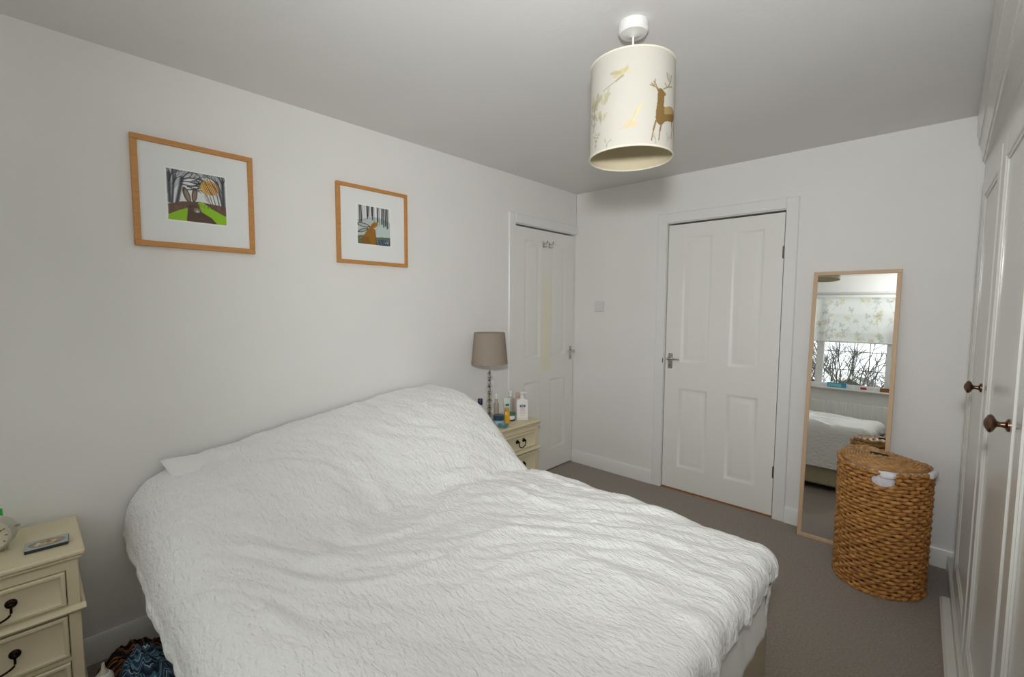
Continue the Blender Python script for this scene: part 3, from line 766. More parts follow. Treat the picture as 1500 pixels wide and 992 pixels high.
# ================================================================== PICTURES
def frame(name, label, loc, w_, h_, fw, pw, ph, pc, shapes, base):
    t = thing(name, label, 'picture', loc, (0, 0, R(90)), 'two oak framed hare prints')
    f = MB(); dp = 0.022
    for (x0, x1, z0, z1) in ((-w_/2, w_/2, -h_/2, -h_/2+fw), (-w_/2, w_/2, h_/2-fw, h_/2)):
        f.box(x0, x1, -dp, 0, z0, z1, 0.0015)
    for (x0, x1) in ((-w_/2, -w_/2+fw), (w_/2-fw, w_/2)): f.box(x0, x1, -dp, 0, -h_/2+fw, h_/2-fw, 0.0015)
    f.build('picture_frame', M['oak'], t)
    iw, ih = w_/2-fw, h_/2-fw
    MB().box(-iw, iw, -0.012, -0.008, -ih, ih).build('mount', M['mount'], t)
    MB().box(pc[0]-pw/2-0.006, pc[0]+pw/2+0.006, -0.0125, -0.0118, pc[1]-ph/2-0.006, pc[1]+ph/2+0.006).build('print_margin', M['paper'], t)
    n = 170; gx = np.linspace(0, 1, n); GX, GY = np.meshgrid(gx, gx)
    Pg = np.stack([pc[0]-pw/2+GX*pw, np.full_like(GX, -0.0128), pc[1]+ph/2-GY*ph], -1)
    o = MB().grid(Pg).build('art_print', M['print'], t)
    set_ink(o, paint(np.stack([GX.ravel(), GY.ravel()], 1), base, shapes))
    MB().box(-iw, iw, -0.0175, -0.0165, -ih, ih).build('picture_glass', M['pglass'], t)
    return t
def cv1(x, y):
    u = (x-302)/408; tp_ = 307+73*u; bt = 662+52*u; return (u, (y-tp_)/(bt-tp_))
def cv2(x, y):
    u = (x-296)/312; tp_ = 330+48*u; bt = 705+33*u; return (u, (y-tp_)/(bt-tp_))
def L1(*p): return [cv1(*q) for q in p]
def L2(*p): return [cv2(*q) for q in p]
TR = '2d3138'
s1 = [('poly', [(0, 0), (1, 0), (1, .05), (.75, .03), (.55, .12), (.3, .1), (0.15, .35), (0, .5)], 'aeb1b5', 0.8),
      ('poly', L1((610, 360), (706, 380), (712, 600), (690, 560), (640, 440)), '8f949c', 0.7)]
trunks = [((318, 340), (318, 540), .07, .05), ((350, 380), (333, 548), .05, .03), ((405, 380), (365, 548), .06, .07), ((345, 320), (350, 400), .03, .04),
          ((690, 400), (694, 585), .05, .06), ((650, 410), (684, 580), .03, .045), ((640, 470), (662, 580), .015, .025), ((610, 480), (635, 575), .012, .02),
          ((590, 490), (612, 565), .012, .018), ((570, 490), (598, 560), .010, .014), ((560, 480), (585, 550), .008, .012), ((555, 500), (575, 545), .006, .01)]
for (a, b2, w0, w1) in trunks: s1.append(('line', L1(a, b2), [w0, w1], '4a4e56', 1))
rr_ = random.Random(3)
def twig(p, ang, ln, wd, dep, out):
    q = (p[0]+math.cos(ang)*ln, p[1]+math.sin(ang)*ln); out.append(('line', [p, q], [wd, wd*.6], '33373f', 0.95))
    if dep:
        for k in range(3): twig(q if k else (p[0]*.4+q[0]*.6, p[1]*.4+q[1]*.6), ang+rr_.uniform(-.75, .75), ln*.7, wd*.6, dep-1, out)
for (p, a) in ((cv1(318, 400), -1.3), (cv1(340, 420), -1.1), (cv1(405, 390), -.5), (cv1(400, 400), -.1), (cv1(395, 420), .05), (cv1(405, 380), -.9), (cv1(690, 430), -2.0), (cv1(660, 430), -2.4),
               (cv1(640, 460), -2.5), (cv1(690, 460), -1.5), (cv1(600, 480), -2.3), (cv1(430, 460), -.2), (cv1(440, 440), -.3)):
    twig(p, a, .15, .028, 3, s1)
s1 += [('ell', *cv1(596, 450), .16, .15, 0.3, 'dba03c', 0.85), ('ell', *cv1(560, 440), .07, .12, 0.2, 'e0b052', 0.8)]
for k in range(9):
    x = 540+k*14; s1.append(('line', L1((x, 405+k*2), (x+30+k*2, 480+k*6)), .010, '5b4a2c', 0.9))
for (a, b2) in (((590, 380), (650, 480)), ((560, 400), (610, 500)), ((630, 380), (680, 480))): s1.append(('line', L1(a, b2), .014, '3b3a3a', 1))
s1 += [('poly', L1((306, 555), (400, 540), (520, 545), (590, 560), (712, 585), (716, 716), (305, 664)), '6d5345', 1),
       ('poly', L1((306, 628), (390, 596), (437, 585), (425, 680), (300, 664)), '8fc21c', 1),
       ('poly', L1((508, 548), (545, 552), (610, 600), (720, 660), (720, 722), (640, 706), (560, 640), (525, 610)), '93c81e', 1),
       ('poly', L1((437, 590), (470, 560), (510, 570), (535, 620), (600, 660), (640, 704), (425, 680)), '584033', 1),
       ('ell', *cv1(478, 588), .10, .075, 0.1, '5f4839', 1), ('ell', *cv1(500, 606), .06, .05, 0, '8b7d74', .9), ('ell', *cv1(502, 612), .03, .02, 0, 'c9c2bc', .9),
       ('ell', *cv1(432, 495), .055, .16, -.30, '57483d', 1), ('ell', *cv1(436, 500), .032, .12, -.30, '8d8377', 1),
       ('ell', *cv1(486, 497), .048, .15, .12, '57483d', 1), ('ell', *cv1(486, 502), .028, .11, .12, '8a7a68', 1),
       ('ell', *cv1(455, 575), .016, .018, 0, '16120f', 1), ('ell', *cv1(512, 580), .013, .016, 0, '16120f', 1)]
for k in range(30):
    x = 312+k*13; s1.append(('line', L1((x, 560+abs(k-15)*1.2), (x+rr_.uniform(-8, 8), 585+abs(k-14)*1.6)), .009, rr_.choice(['4e3a30', '8a6b58', '5f4a40']), .8))
frame('framed_print', 'oak framed print of a hare on a green woodland path, nearer the left edge', (0.001, -2.778, 1.836), 0.43, 0.43, 0.021, 0.209, 0.205, (0.0, 0.003), s1, 'e4e5e4')
s2 = [('poly', [(0, 0), (1, 0), (1, .34), (.8, .30), (.6, .26), (.4, .28), (.2, .34), (0, .40)], 'e9eaea', 1),
      ('poly', [(0, .40), (.2, .34), (.4, .28), (.6, .26), (.8, .30), (1, .36), (1, .80), (0, .80)], 'b9c6c2', 1),
      ('poly', L2((480, 560), (600, 500), (612, 650), (470, 650)), 'c2d0cd', .8),
      ('poly', L2((290, 630), (370, 620), (370, 720), (286, 712)), '6b6c4a', 1),
      ('poly', L2((466, 650), (520, 648), (560, 652), (614, 656), (618, 742), (460, 728)), '5f7052', 1),
      ('poly', L2((470, 690), (520, 672), (570, 690), (616, 690), (618, 742), (460, 728)), '39506b', 1)]
for k, x in enumerate((308, 318, 330, 350, 366, 384, 398, 412, 428, 440, 452, 478, 490, 502, 520, 532, 545, 556, 568, 580, 592)):
    u = cv2(x, 400)[0]; hb = .40-.26*min(1, u/.45) if u < .45 else .27+.16*(u-.45)/.55
    dark = k in (1, 2, 5, 6, 8, 9, 12, 15, 16, 18, 19)
    s2.append(('line', [(u, -.02), (u+.012*((k*7) % 3-1), hb+.06+.03*((k*5) % 3))], .036 if dark else .014, '25282b' if dark else '6a7074', 1))
for k in range(40):
    s2.append(('ell', rr_.uniform(.5, 1), rr_.uniform(.84, 1), rr_.uniform(.01, .03), rr_.uniform(.008, .02), rr_.uniform(0, 3), rr_.choice(['2c3f5c', '66809a', '8e9a6a', 'a9b3c0', '3f4e34', '9a7a4a']), .9))
for k in range(18):
    s2.append(('ell', rr_.uniform(0, .28), rr_.uniform(.82, .98), .02, .012, rr_.uniform(0, 3), rr_.choice(['4d5236', '8d8c5e', '3e3d30', 'a49a6a']), .9))
s2 += [('poly', L2((392, 572), (430, 552), (462, 575), (468, 640), (472, 735), (350, 722), (340, 660), (362, 610)), '9a6a1e', 1),
       ('poly', L2((345, 640), (390, 640), (420, 722), (350, 722), (338, 670)), '7a5a22', .8),
       ('ell', *cv2(452, 530), .125, .065, -.55, 'a8711f', 1), ('ell', *cv2(424, 562), .07, .07, 0, '9a6a1e', 1),
       ('ell', *cv2(350, 528), .19, .052, .10, '3e3a34', 1), ('ell', *cv2(350, 528), .15, .032, .10, 'b9b7ae', 1),
       ('ell', *cv2(348, 578), .17, .045, -.36, '3e3a34', 1), ('ell', *cv2(348, 578), .13, .026, -.36, 'aaa79c', 1),
       ('ell', *cv2(448, 528), .014, .014, 0, '1c1510', 1), ('line', L2((465, 640), (470, 720)), .016, '5c4218', .9)]
frame('framed_print', 'oak framed print of a brown hare among dark tree trunks, nearer the table lamp', (0.001, -1.953, 1.823), 0.43, 0.42, 0.019, 0.20, 0.207, (0.002, 0.005), s2, 'dfe3e3')

# ================================================================== PENDANT
PX, PY = 1.519, -1.839
t = thing('pendant_lamp', 'white drum pendant lamp printed with a stag and gold foliage, hanging from the ceiling', 'lamp', (PX, PY, H))
MB().lathe([(0.048, 0), (0.05, -0.006), (0.05, -0.026), (0.044, -0.034), (0.02, -0.037), (0.008, -0.043)], 36).build('ceiling_rose', M['whitep'], t)
MB().lathe([(0.0035, -0.043), (0.0035, -0.235)], 10).build('cord', M['whitep'], t)
lh = MB().lathe([(0.008, -0.225), (0.017, -0.235), (0.019, -0.29), (0.016, -0.295)], 20); lh.build('lamp_holder', M['whitep'], t)
MB().lathe([(0.012, -0.29), (0.014, -0.31), (0.027, -0.34), (0.03, -0.36), (0.025, -0.38), (0.01, -0.392), (0.001, -0.394)], 24).build('bulb', mat('opal_bulb', 'e8e6e0', 0.25), t)
SR, ST, SB = 0.14, 2.203-H, 1.901-H
sp = MB()
for k in range(3):
    a = R(120*k+20); sp.tube([(0.018*math.cos(a), 0.018*math.sin(a), -0.262), (0.1385*math.cos(a), 0.1385*math.sin(a), ST-0.006)], 0.0018, 6)
sp.build('shade_carrier', M['whitep'], t)
camdir = math.atan2(CAM[1]-PY, CAM[0]-PX)
nt_, nh = 560, 190
th = np.linspace(-math.pi, math.pi, nt_, endpoint=False); hh = np.linspace(0, 1, nh)
TH, HH = np.meshgrid(th, hh)
# theta>0 = to the right seen from the camera side
A_ = camdir+TH
Ps = np.stack([SR*np.cos(A_), SR*np.sin(A_), ST+(SB-ST)*HH], -1).reshape(-1, 3)
fs = [(j*nt_+i, j*nt_+(i+1) % nt_, (j+1)*nt_+(i+1) % nt_, (j+1)*nt_+i) for j in range(nh-1) for i in range(nt_)]
M['shade'] = translucent('printed_shade_cloth', 'f0efea', 0.22, attr='ink')
so = MB().add([tuple(p) for p in Ps], fs).build('lamp_shade', M['shade'], t)
HT = ST-SB
def cs(cx, cy):
    px = 840+cx/3.672; py = cy/3.672
    s_ = max(-.985, min(.985, (px-926+0.027*(py-150))/60.0)); thx = math.asin(s_)
    vt = 70+17*s_*s_; return (thx*SR, (py-vt)/142*HT)
def LS(*p): return [cs(*q) for q in p]
G1, G2, G3, G4 = 'a08a5c', 'c9bb90', '8f8f78', 'dccfa6'
def foliage(px, py, sc_, col, seed):
    r_ = random.Random(seed); out = []
    def leaf(x, y, a, l): out.append(('ell', x+math.cos(a)*l/2, y+math.sin(a)*l/2, l/2, l/5, a, col, .8))
    def go(x, y, a, l, d):
        x2, y2 = x+math.cos(a)*l, y+math.sin(a)*l
        out.append(('line', [(x, y), (x2, y2)], [.0022*sc_*d/2, .0016*sc_*d/2], G3, .85))
        for k in (-1, 1): leaf((x+x2)/2, (y+y2)/2, a+k*.8, l*.55)
        if d > 1:
            for k in range(2): go(x2, y2, a+r_.uniform(-.7, .7), l*.75, d-1)
        else: leaf(x2, y2, a, l*.7)
    go(px, py, -1.5, .034*sc_, 4); return out
def stag(dx):
    def q(*p): return [(a+dx, b) for (a, b) in LS(*p)]
    o = [('poly', q((441, 520), (452, 512), (466, 516), (474, 530), (474, 560), (471, 592), (482, 597), (500, 592), (516, 596), (525, 610), (528, 645), (524, 668), (508, 676), (490, 672), (474, 676), (462, 690), (448, 688), (436, 672), (430, 648), (434, 600), (440, 560)), '8a6f45', 1),
         ('poly', q((438, 503), (450, 494), (462, 499), (474, 514), (483, 527), (479, 538), (466, 535), (450, 528)), '8a6f45', 1),
         ('ell', *q((442, 497))[0], .008, .0035, .7, '8a6f45', 1), ('ell', *q((462, 505))[0], .0016, .0016, 0, '3a2c18', 1),
         ('poly', q((472, 600), (500, 592), (522, 602), (520, 630), (475, 635)), 'b39a6c', .9)]
    for L in (((432, 665), (420, 710), (410, 765)), ((460, 680), (452, 720), (446, 768)), ((512, 670), (516, 715), (510, 765)), ((522, 665), (527, 720), (524, 765))):
        o.append(('line', q(*L), [.008, .004, .0035], '8a6f45', 1))
    for L in (((448, 500), (425, 480), (412, 462)), ((425, 480), (430, 445)), ((440, 495), (432, 470), (422, 455)), ((470, 500), (492, 490), (508, 460), (512, 425)), ((492, 490), (515, 485)),
              ((505, 465), (490, 440), (488, 415)), ((425, 482), (405, 470)), ((490, 492), (478, 470))):
        o.append(('line', q(*L), .0035, '9a835a', 1))
    for k in range(3): o.append(('ell', *q((500, 440))[0], .008+.003*k, .013, .4*k, 'b5ad92', .25))
    return o
def bird(dx, dy=0):
    def q(*p): return [(a+dx, b+dy) for (a, b) in LS(*p)]
    return [('ell', *q((262, 390))[0], .026, .009, -.35, 'cdbf92', .9), ('ell', *q((238, 388))[0], .020, .006, .15, 'b9b08c', .8), ('ell', *q((290, 372))[0], .012, .005, -.9, 'c5bb98', .9),
            ('line', q((275, 405), (240, 432), (175, 480)), [.007, .004, .0012], '9b9a84', .9), ('ell', *q((310, 385))[0], .010, .003, -.2, 'd8cb9c', .9)]
def bigleaf(dx):
    def q(*p): return [(a+dx, b) for (a, b) in LS(*p)]
    o = []
    for k in range(6): o.append(('ell', *q((318+8*k, 655-16*k))[0], .013, .0042, -1.25+.12*k, G4, .75))
    for k in range(5): o.append(('ell', *q((290+10*k, 660+3*k))[0], .016, .004, -.9+.2*k, 'dcc79a', .6))
    o.append(('line', q((250, 690), (300, 680), (340, 590)), .0016, 'cdb98a', .7)); return o
shp = []
per = 2*math.pi*SR/2
for k in (-1, 0, 1):
    dx = k*per
    shp += stag(dx)+bird(dx)+bigleaf(dx)
    a, bq = cs(120, 700); shp += foliage(a+dx, bq, 1.0, 'aaa88e', 11)
    a, bq = cs(128, 800); shp += foliage(a+dx, bq, .55, 'a79f7c', 12)
    rl = random.Random(17)
    for j in range(16):
        c_ = cs(rl.uniform(100, 205), rl.uniform(470, 640)); shp.append(('ell', c_[0]+dx, c_[1], rl.uniform(.004, .007), rl.uniform(.010, .018), rl.uniform(-.7, .7), rl.choice(['b1a983', 'a3a386', 'bdb48c']), .6))
    for (xx, yy_) in ((190, 770), (160, 640), (430, 770), (490, 770), (140, 560), (190, 520)):
        a, bq = cs(xx, yy_); shp += foliage(a+dx, bq+.012, .33, 'b3ac8c', xx)
    shp += [('ell', *(lambda z_: (z_[0]+dx, z_[1]))(cs(140, 530)), .010, .026, .3, 'b1a983', .7), ('ell', *(lambda z_: (z_[0]+dx, z_[1]))(cs(190, 520)), .009, .020, .5, 'bcb48e', .7)]
P2 = np.stack([(TH*SR).ravel(), (HH*HT).ravel()], 1)
set_ink(so, paint(P2, 'cfccc3', shp))
mtrim = mat('cream_trim', 'd9d3c2', 0.7)
for z in (ST, SB):
    MB().tube([(SR*math.cos(a), SR*math.sin(a), z) for a in np.linspace(0, 2*math.pi, 72, endpoint=False)], 0.0032, 8, closed=True).build('shade_rim', mtrim, t)
# pale gold lining
n = 72
MB().lathe([(SR-0.002, ST), (SR-0.002, SB)], n, cap=False).build('shade_lining', translucent('lining', 'cdc2a6', 0.10), t)

# ================================================================== MIRROR
MW, MH = 0.408, 1.605
MA = 0.068
t = thing('leaning_mirror', 'tall pale wood framed mirror leaning against the far wall beside the door', 'mirror', (1.972, -0.135, 0.0), (-MA, 0, 0))
f = MB(); fw = 0.021
for (z0, z1) in ((0, fw), (MH-fw, MH)): f.box(-MW/2, MW/2, 0, 0.017, z0, z1, 0.0015)
for (x0, x1) in ((-MW/2, -MW/2+fw), (MW/2-fw, MW/2)): f.box(x0, x1, 0, 0.017, fw, MH-fw, 0.0015)
f.build('mirror_frame', M['birch'], t)
MB().box(-MW/2+fw-0.002, MW/2-fw+0.002, 0.005, 0.008, fw-0.002, MH-fw+0.002).build('mirror_glass', M['mirror'], t)
MB().box(-MW/2+0.004, MW/2-0.004, 0.012, 0.0165, 0.004, MH-0.004).build('backing_board', mat('hardboard', '8a7458', 0.8), t)

# ================================================================== LAUNDRY BASKET
KH = 0.612
def catmull(pts, n):
    out = []
    for i in range(len(pts)-1):
        p0 = pts[max(i-1, 0)]; p1 = pts[i]; p2_ = pts[i+1]; p3 = pts[min(i+2, len(pts)-1)]
        for k in range(n):
            s = k/n
            out.append(tuple(0.5*((2*p1[c])+(-p0[c]+p2_[c])*s+(2*p0[c]-5*p1[c]+4*p2_[c]-p3[c])*s*s+(-p0[c]+3*p1[c]-3*p2_[c]+p3[c])*s**3) for c in range(2)))
    out.append(pts[-1]); return out
KC = (2.18, -0.36)
front = catmull([(2.352, -0.372), (2.318, -0.475), (2.225, -0.552), (2.115, -0.556), (2.030, -0.490), (1.994, -0.385), (1.998, -0.27), (2.034, -0.195), (2.085, -0.17)], 12)
back = [(2.085+(2.352-2.085)*k/14, -0.17+(-0.372+0.17)*k/14) for k in range(1, 14)]
poly = [(x-KC[0], y-KC[1]) for (x, y) in front+back]
def resample(poly, n):
    P = poly+[poly[0]]; d = [0]
    for i in range(len(P)-1): d.append(d[-1]+math.hypot(P[i+1][0]-P[i][0], P[i+1][1]-P[i][1]))
    xs = np.linspace(0, d[-1], n, endpoint=False)
    return np.stack([np.interp(xs, d, [p[0] for p in P]), np.interp(xs, d, [p[1] for p in P])], 1), d[-1]
NSEG = 264
OUT, PERIM = resample(poly, NSEG)
def normals(O):
    t_ = np.roll(O, -1, 0)-np.roll(O, 1, 0); t_ /= np.linalg.norm(t_, axis=1)[:, None]
    nn = np.stack([t_[:, 1], -t_[:, 0]], 1); s = np.sign((nn*O).sum(1).mean()); return nn*s
NRM = normals(OUT)
def off(z):                                   # slightly wider and leaning at the top
    return 1.0+0.02*z/KH
bk = thing('laundry_basket', 'woven seagrass laundry basket with lid and white liner, standing before the mirror', 'basket', (KC[0], KC[1], 0))
def weave_mat(name, c1, c2):
    m = mat(name, c1, 0.55, bump=0.0012, bscale=240, stretch=(1, 1, 3))
    nt = m.node_tree; b = nt.nodes['Principled BSDF']; tc = nt.nodes.new('ShaderNodeTexCoord')
    n = nt.nodes.new('ShaderNodeTexNoise'); n.inputs['Scale'].default_value = 38; n.inputs['Detail'].default_value = 4
    mp = nt.nodes.new('ShaderNodeMapping'); mp.inputs['Scale'].default_value = (1, 1, 2.2)
    nt.links.new(tc.outputs['Object'], mp.inputs[0]); nt.links.new(mp.outputs[0], n.inputs['Vector'])
    cr = nt.nodes.new('ShaderNodeValToRGB'); cr.color_ramp.elements[0].position = 0.32; cr.color_ramp.elements[1].position = 0.68
    cr.color_ramp.elements[0].color = (*s2l(c1), 1); cr.color_ramp.elements[1].color = (*s2l(c2), 1)
    nt.links.new(n.outputs['Fac'], cr.inputs[0]); nt.links.new(cr.outputs[0], b.inputs['Base Color']); return m
M['weave'] = weave_mat('seagrass', '8a5626', 'd29a54')
M['weaved'] = mat('seagrass_core', '4a2c14', 0.8)
# handle hole on the front: find the outline index nearest to the measured point
HP = np.array([2.186-KC[0], -0.60-KC[1]])
hi_ = int(np.argmin(np.hypot(*(OUT-HP).T)))
ds = PERIM/NSEG; HZ, HW, HHT = 0.572, 0.050, 0.034
def in_hole(i, z):
    k = ((i-hi_+NSEG//2) % NSEG)-NSEG//2; return ((k*ds)/HW)**2+((z-HZ)/HHT)**2 < 1.0
rows = 34; rh = KH/rows
strands = MB(); stk = NSEG//44         # 44 stakes: in and out every six samples
for r_ in range(rows):
    z = (r_+0.5)*rh; run = []
    ph = (r_ % 2)*math.pi
    def pt(i):
        s = 0.0058*math.sin(math.pi*i/stk+ph)+0.0008*math.sin(i*1.7+r_*2.3); sc_ = off(z)
        wob = 0.0018*math.sin(i*0.35+r_*1.9)
        p = OUT[i % NSEG]*sc_+NRM[i % NSEG]*s
        return (p[0], p[1], z+wob)
    holes = [in_hole(i, z) for i in range(NSEG)]
    rad = rh*0.56
    if not any(holes): strands.tube([pt(i) for i in range(NSEG)], rad, 6, closed=True, flat=0.75)
    else:
        st_ = [i for i in range(NSEG) if not holes[i] and holes[i-1]][0]
        cur = []
        for k in range(NSEG):
            i = (st_+k) % NSEG
            if holes[i]: break
            cur.append(pt(i))
        strands.tube(cur, rad, 6, flat=0.75)
so_ = strands.build('woven_side', M['weave'], bk, sharp=180, fix=False); so_['kind'] = 'stuff'
# inner wall behind the weave, with the hand hole left open
core = MB(); zr = np.linspace(0.004, KH-0.004, 60); vs = []; fs = []
for z in zr:
    for i in range(NSEG): p = OUT[i]*off(z)-NRM[i]*0.007; vs.append((p[0], p[1], z))
for j in range(59):
    for i in range(NSEG):
        if in_hole(i, (zr[j]+zr[j+1])/2): continue
        k = (i+1) % NSEG; fs.append((j*NSEG+i, j*NSEG+k, (j+1)*NSEG+k, (j+1)*NSEG+i))
fs.append(tuple(range(NSEG))[::-1]); core.add(vs, fs).build('inner_wall', M['weaved'], bk)
# bound edge of the hand hole
rp = []
for k in range(40):
    a = 2*math.pi*k/40; i = hi_+HW*1.02*math.cos(a)/ds; i0 = int(math.floor(i)); fr_ = i-i0
    p = (OUT[i0 % NSEG]*(1-fr_)+OUT[(i0+1) % NSEG]*fr_); z = HZ+HHT*1.05*math.sin(a)
    p = p*off(z)+NRM[i0 % NSEG]*0.002; rp.append((p[0], p[1], z))
MB().tube(rp, 0.0075, 8, closed=True).build('hand_hole_edge', M['weave'], bk, fix=False)
# base and top rims
for z in (0.008, KH-0.004):
    rm = MB(); rm.tube([(*(OUT[i]*off(z)+NRM[i]*(0.003+0.0035*math.sin(i*0.9))), z+0.003*math.sin(i*0.9+1.5)) for i in range(NSEG)], 0.0095, 7, closed=True)
    rm.build('rim', M['weave'], bk, fix=False)
# liner
M['liner'] = mat('white_liner_cloth', 'e6e6ea', 0.85, bump=0.001, bscale=120)
ln = MB(); vs = []; fs = []; zz = np.linspace(0.30, KH+0.004, 24)
for j, z in enumerate(zz):
    for i in range(NSEG):
        k = ((i-hi_+NSEG//2) % NSEG)-NSEG//2
        bul = 0.010*math.exp(-((k*ds)/0.04)**2-((z-HZ)/0.025)**2)
        p = OUT[i]*off(z)-NRM[i]*(0.016-bul-0.002*math.sin(i*.6)); vs.append((p[0], p[1], z))
for j in range(len(zz)-1):
    for i in range(NSEG): k = (i+1) % NSEG; fs.append((j*NSEG+i, j*NSEG+k, (j+1)*NSEG+k, (j+1)*NSEG+i))
# the folded-over hem of the liner that sticks out at the front and the right corner
k0 = len(vs)
prof = []
for i in range(NSEG):
    k = ((i-hi_+NSEG//2) % NSEG)-NSEG//2; s_ = k*ds
    wdt = 0.75*math.exp(-((s_+0.012)/0.040)**2)
    cor = np.hypot(*(OUT[i]-np.array([2.352-KC[0], -0.372-KC[1]])))
    wdt = max(wdt, 1.0*math.exp(-(cor/0.10)**2)); prof.append(wdt)
ring = [(-0.016, KH-0.004), (-0.002, KH+0.007), (0.008, KH+0.009), (0.017, KH+0.003), (0.0195, KH-0.008), (0.017, KH-0.020)]
for (o_, z) in ring:
    for i in range(NSEG):
        wv = prof[i]; oo = -0.016+(o_+0.016)*min(1, 1.6*wv+0.02); zz_ = KH-0.002+(z-KH+0.002)*min(1, 1.6*wv)
        p = OUT[i]*off(KH)+NRM[i]*oo; vs.append((p[0], p[1], zz_))
for j in range(len(ring)-1):
    for i in range(NSEG): k = (i+1) % NSEG; fs.append((k0+j*NSEG+i, k0+j*NSEG+k, k0+(j+1)*NSEG+k, k0+(j+1)*NSEG+i))
ln.add(vs, fs).build('liner', M['liner'], bk, sharp=180, fix=False)
# lid: a spiral coil of rope on a board, with a dark finger slot
M['lidweave'] = weave_mat('seagrass_lid', '9a6c38', 'cc9c5e')
lid = bpy.data.objects.new('lid', None)
LZ = KH+0.013
lc = OUT.mean(0)
lb = MB(); vs = [(*(lc+(OUT[i]-lc)*1.0), LZ-0.004) for i in range(NSEG)]+[(*(lc+(OUT[i]-lc)*1.0), LZ+0.004) for i in range(NSEG)]
fs = [tuple(range(NSEG))[::-1], tuple(range(NSEG, 2*NSEG))]+[(i, (i+1) % NSEG, (i+1) % NSEG+NSEG, i+NSEG) for i in range(NSEG)]
lido = lb.add(vs, fs).build('lid', M['lidweave'], bk)
turns = 13; pts = []
LA = np.arctan2(OUT[:, 1]-lc[1], OUT[:, 0]-lc[0]); LR = np.hypot(*(OUT-lc).T); od = np.argsort(LA); LA, LR = LA[od], LR[od]
for k in range(turns):
    s = (k+0.6)/turns*0.985; n = max(16, int(NSEG*s*0.7)); ring = []
    for i in range(n):
        a = -math.pi+2*math.pi*i/n; rad = np.interp(a, LA, LR, period=2*math.pi)*s
        ring.append((lc[0]+rad*math.cos(a), lc[1]+rad*math.sin(a), LZ+0.004+0.0022*math.sin(i*1.25)+0.005*(1-s)))
    MB().tube(ring, 0.0078, 6, closed=True).build('lid_coil', M['lidweave'], lido, fix=False)
MB().box(-0.038, 0.038, -0.009, 0.009, 0.0, 0.0165, 0.003).build('finger_slot', M['gap'], lido, (lc[0]-0.005, lc[1]+0.03, LZ+0.0045), (0, 0, R(-12)))

# ================================================================== CLOTHES + BOTTLE ON THE FLOOR
def stripe_mat(name, cols, scale, rot, warp=0.6):
    m = bpy.data.materials.new(name); m.use_nodes = True; nt = m.node_tree; b = nt.nodes['Principled BSDF']
    b.inputs['Roughness'].default_value = 0.9
    a = nt.nodes.new('ShaderNodeAttribute'); a.attribute_name = 'cloth'
    mp = nt.nodes.new('ShaderNodeMapping'); mp.inputs['Rotation'].default_value = (0, 0, rot); mp.inputs['Scale'].default_value = (scale, scale, scale)
    wv = nt.nodes.new('ShaderNodeTexWave'); wv.inputs['Scale'].default_value = 1.0; wv.inputs['Distortion'].default_value = warp; wv.inputs['Detail'].default_value = 3
    wv.wave_profile = 'SAW'
    cr = nt.nodes.new('ShaderNodeValToRGB'); cr.color_ramp.interpolation = 'CONSTANT'
    while len(cr.color_ramp.elements) > 1: cr.color_ramp.elements.remove(cr.color_ramp.elements[-1])
    cr.color_ramp.elements[0].position = 0; cr.color_ramp.elements[0].color = (*s2l(cols[0][1]), 1)
    for (p, c) in cols[1:]:
        e = cr.color_ramp.elements.new(p); e.color = (*s2l(c), 1)
    nt.links.new(a.outputs['Vector'], mp.inputs[0]); nt.links.new(mp.outputs[0], wv.inputs['Vector']); nt.links.new(wv.outputs['Fac'], cr.inputs[0])
    nt.links.new(cr.outputs[0], b.inputs['Base Color']); return m
def heap(name, label, x0, x1, y0, y1, hmax, m, seed, zoff=0.0, hfun=None):
    n = 110; gx = np.linspace(0, 1, n); U, V = np.meshgrid(gx, gx)
    X = x0+(x1-x0)*U; Y = y0+(y1-y0)*V
    ang = np.arctan2(V-.5, U-.5); rr2 = np.hypot(U-.5, V-.5)*2
    edge = 0.88+0.12*noise2(np.cos(ang)*2+seed, np.sin(ang)*2+seed)
    # map square to a ragged blob
    mx_ = np.maximum(np.abs(U-.5), np.abs(V-.5))*2; s = np.where(rr2 > 1e-6, mx_/np.maximum(rr2, 1e-6), 1)
    X = (x0+x1)/2+(x1-x0)*(U-.5)*s*edge; Y = (y0+y1)/2+(y1-y0)*(V-.5)*s*edge
    hgt = np.clip(1-mx_**2.4, 0, 1)
    nz = 0.55+0.5*noise2(X*9+seed, Y*9+2*seed)+0.30*(1-np.abs(noise2(X*16+3*seed, Y*16))*2)+0.14*(1-np.abs(noise2(X*36+seed, Y*36))*2)
    Z = 0.004+zoff*hgt**0.4+hmax*hgt**0.7*np.clip(nz, 0.08, 1.4)
    if hfun is not None: Z = Z*hfun(X, Y)+0.0
    o = MB().grid(np.stack([X, Y, Z], -1)).build(name, m, None, sharp=180, fix=False)
    at = o.data.attributes.new('cloth', 'FLOAT_VECTOR', 'POINT')
    fl_ = np.stack([U*0.9+0.12*noise2(X*7+seed, Y*7), V*0.9+0.12*noise2(X*7, Y*7+5+seed), Z*3], -1).astype(np.float32)
    at.data.foreach_set('vector', fl_.ravel())
    md = o.modifiers.new('thickness', 'SOLIDIFY'); md.thickness = 0.003; md.offset = -1
    return tag(o, label, 'clothes', 'clothes dropped on the floor')
ms1 = stripe_mat('dark_orange_striped_cloth', [(0, '17131c'), (.30, '241a24'), (.42, 'a3622c'), (.50, '3a1f1a'), (.58, 'c08340'), (.64, '1a141c'), (.86, '7a4a28'), (.92, '1c1620')], 2.2, .25, 1.8)
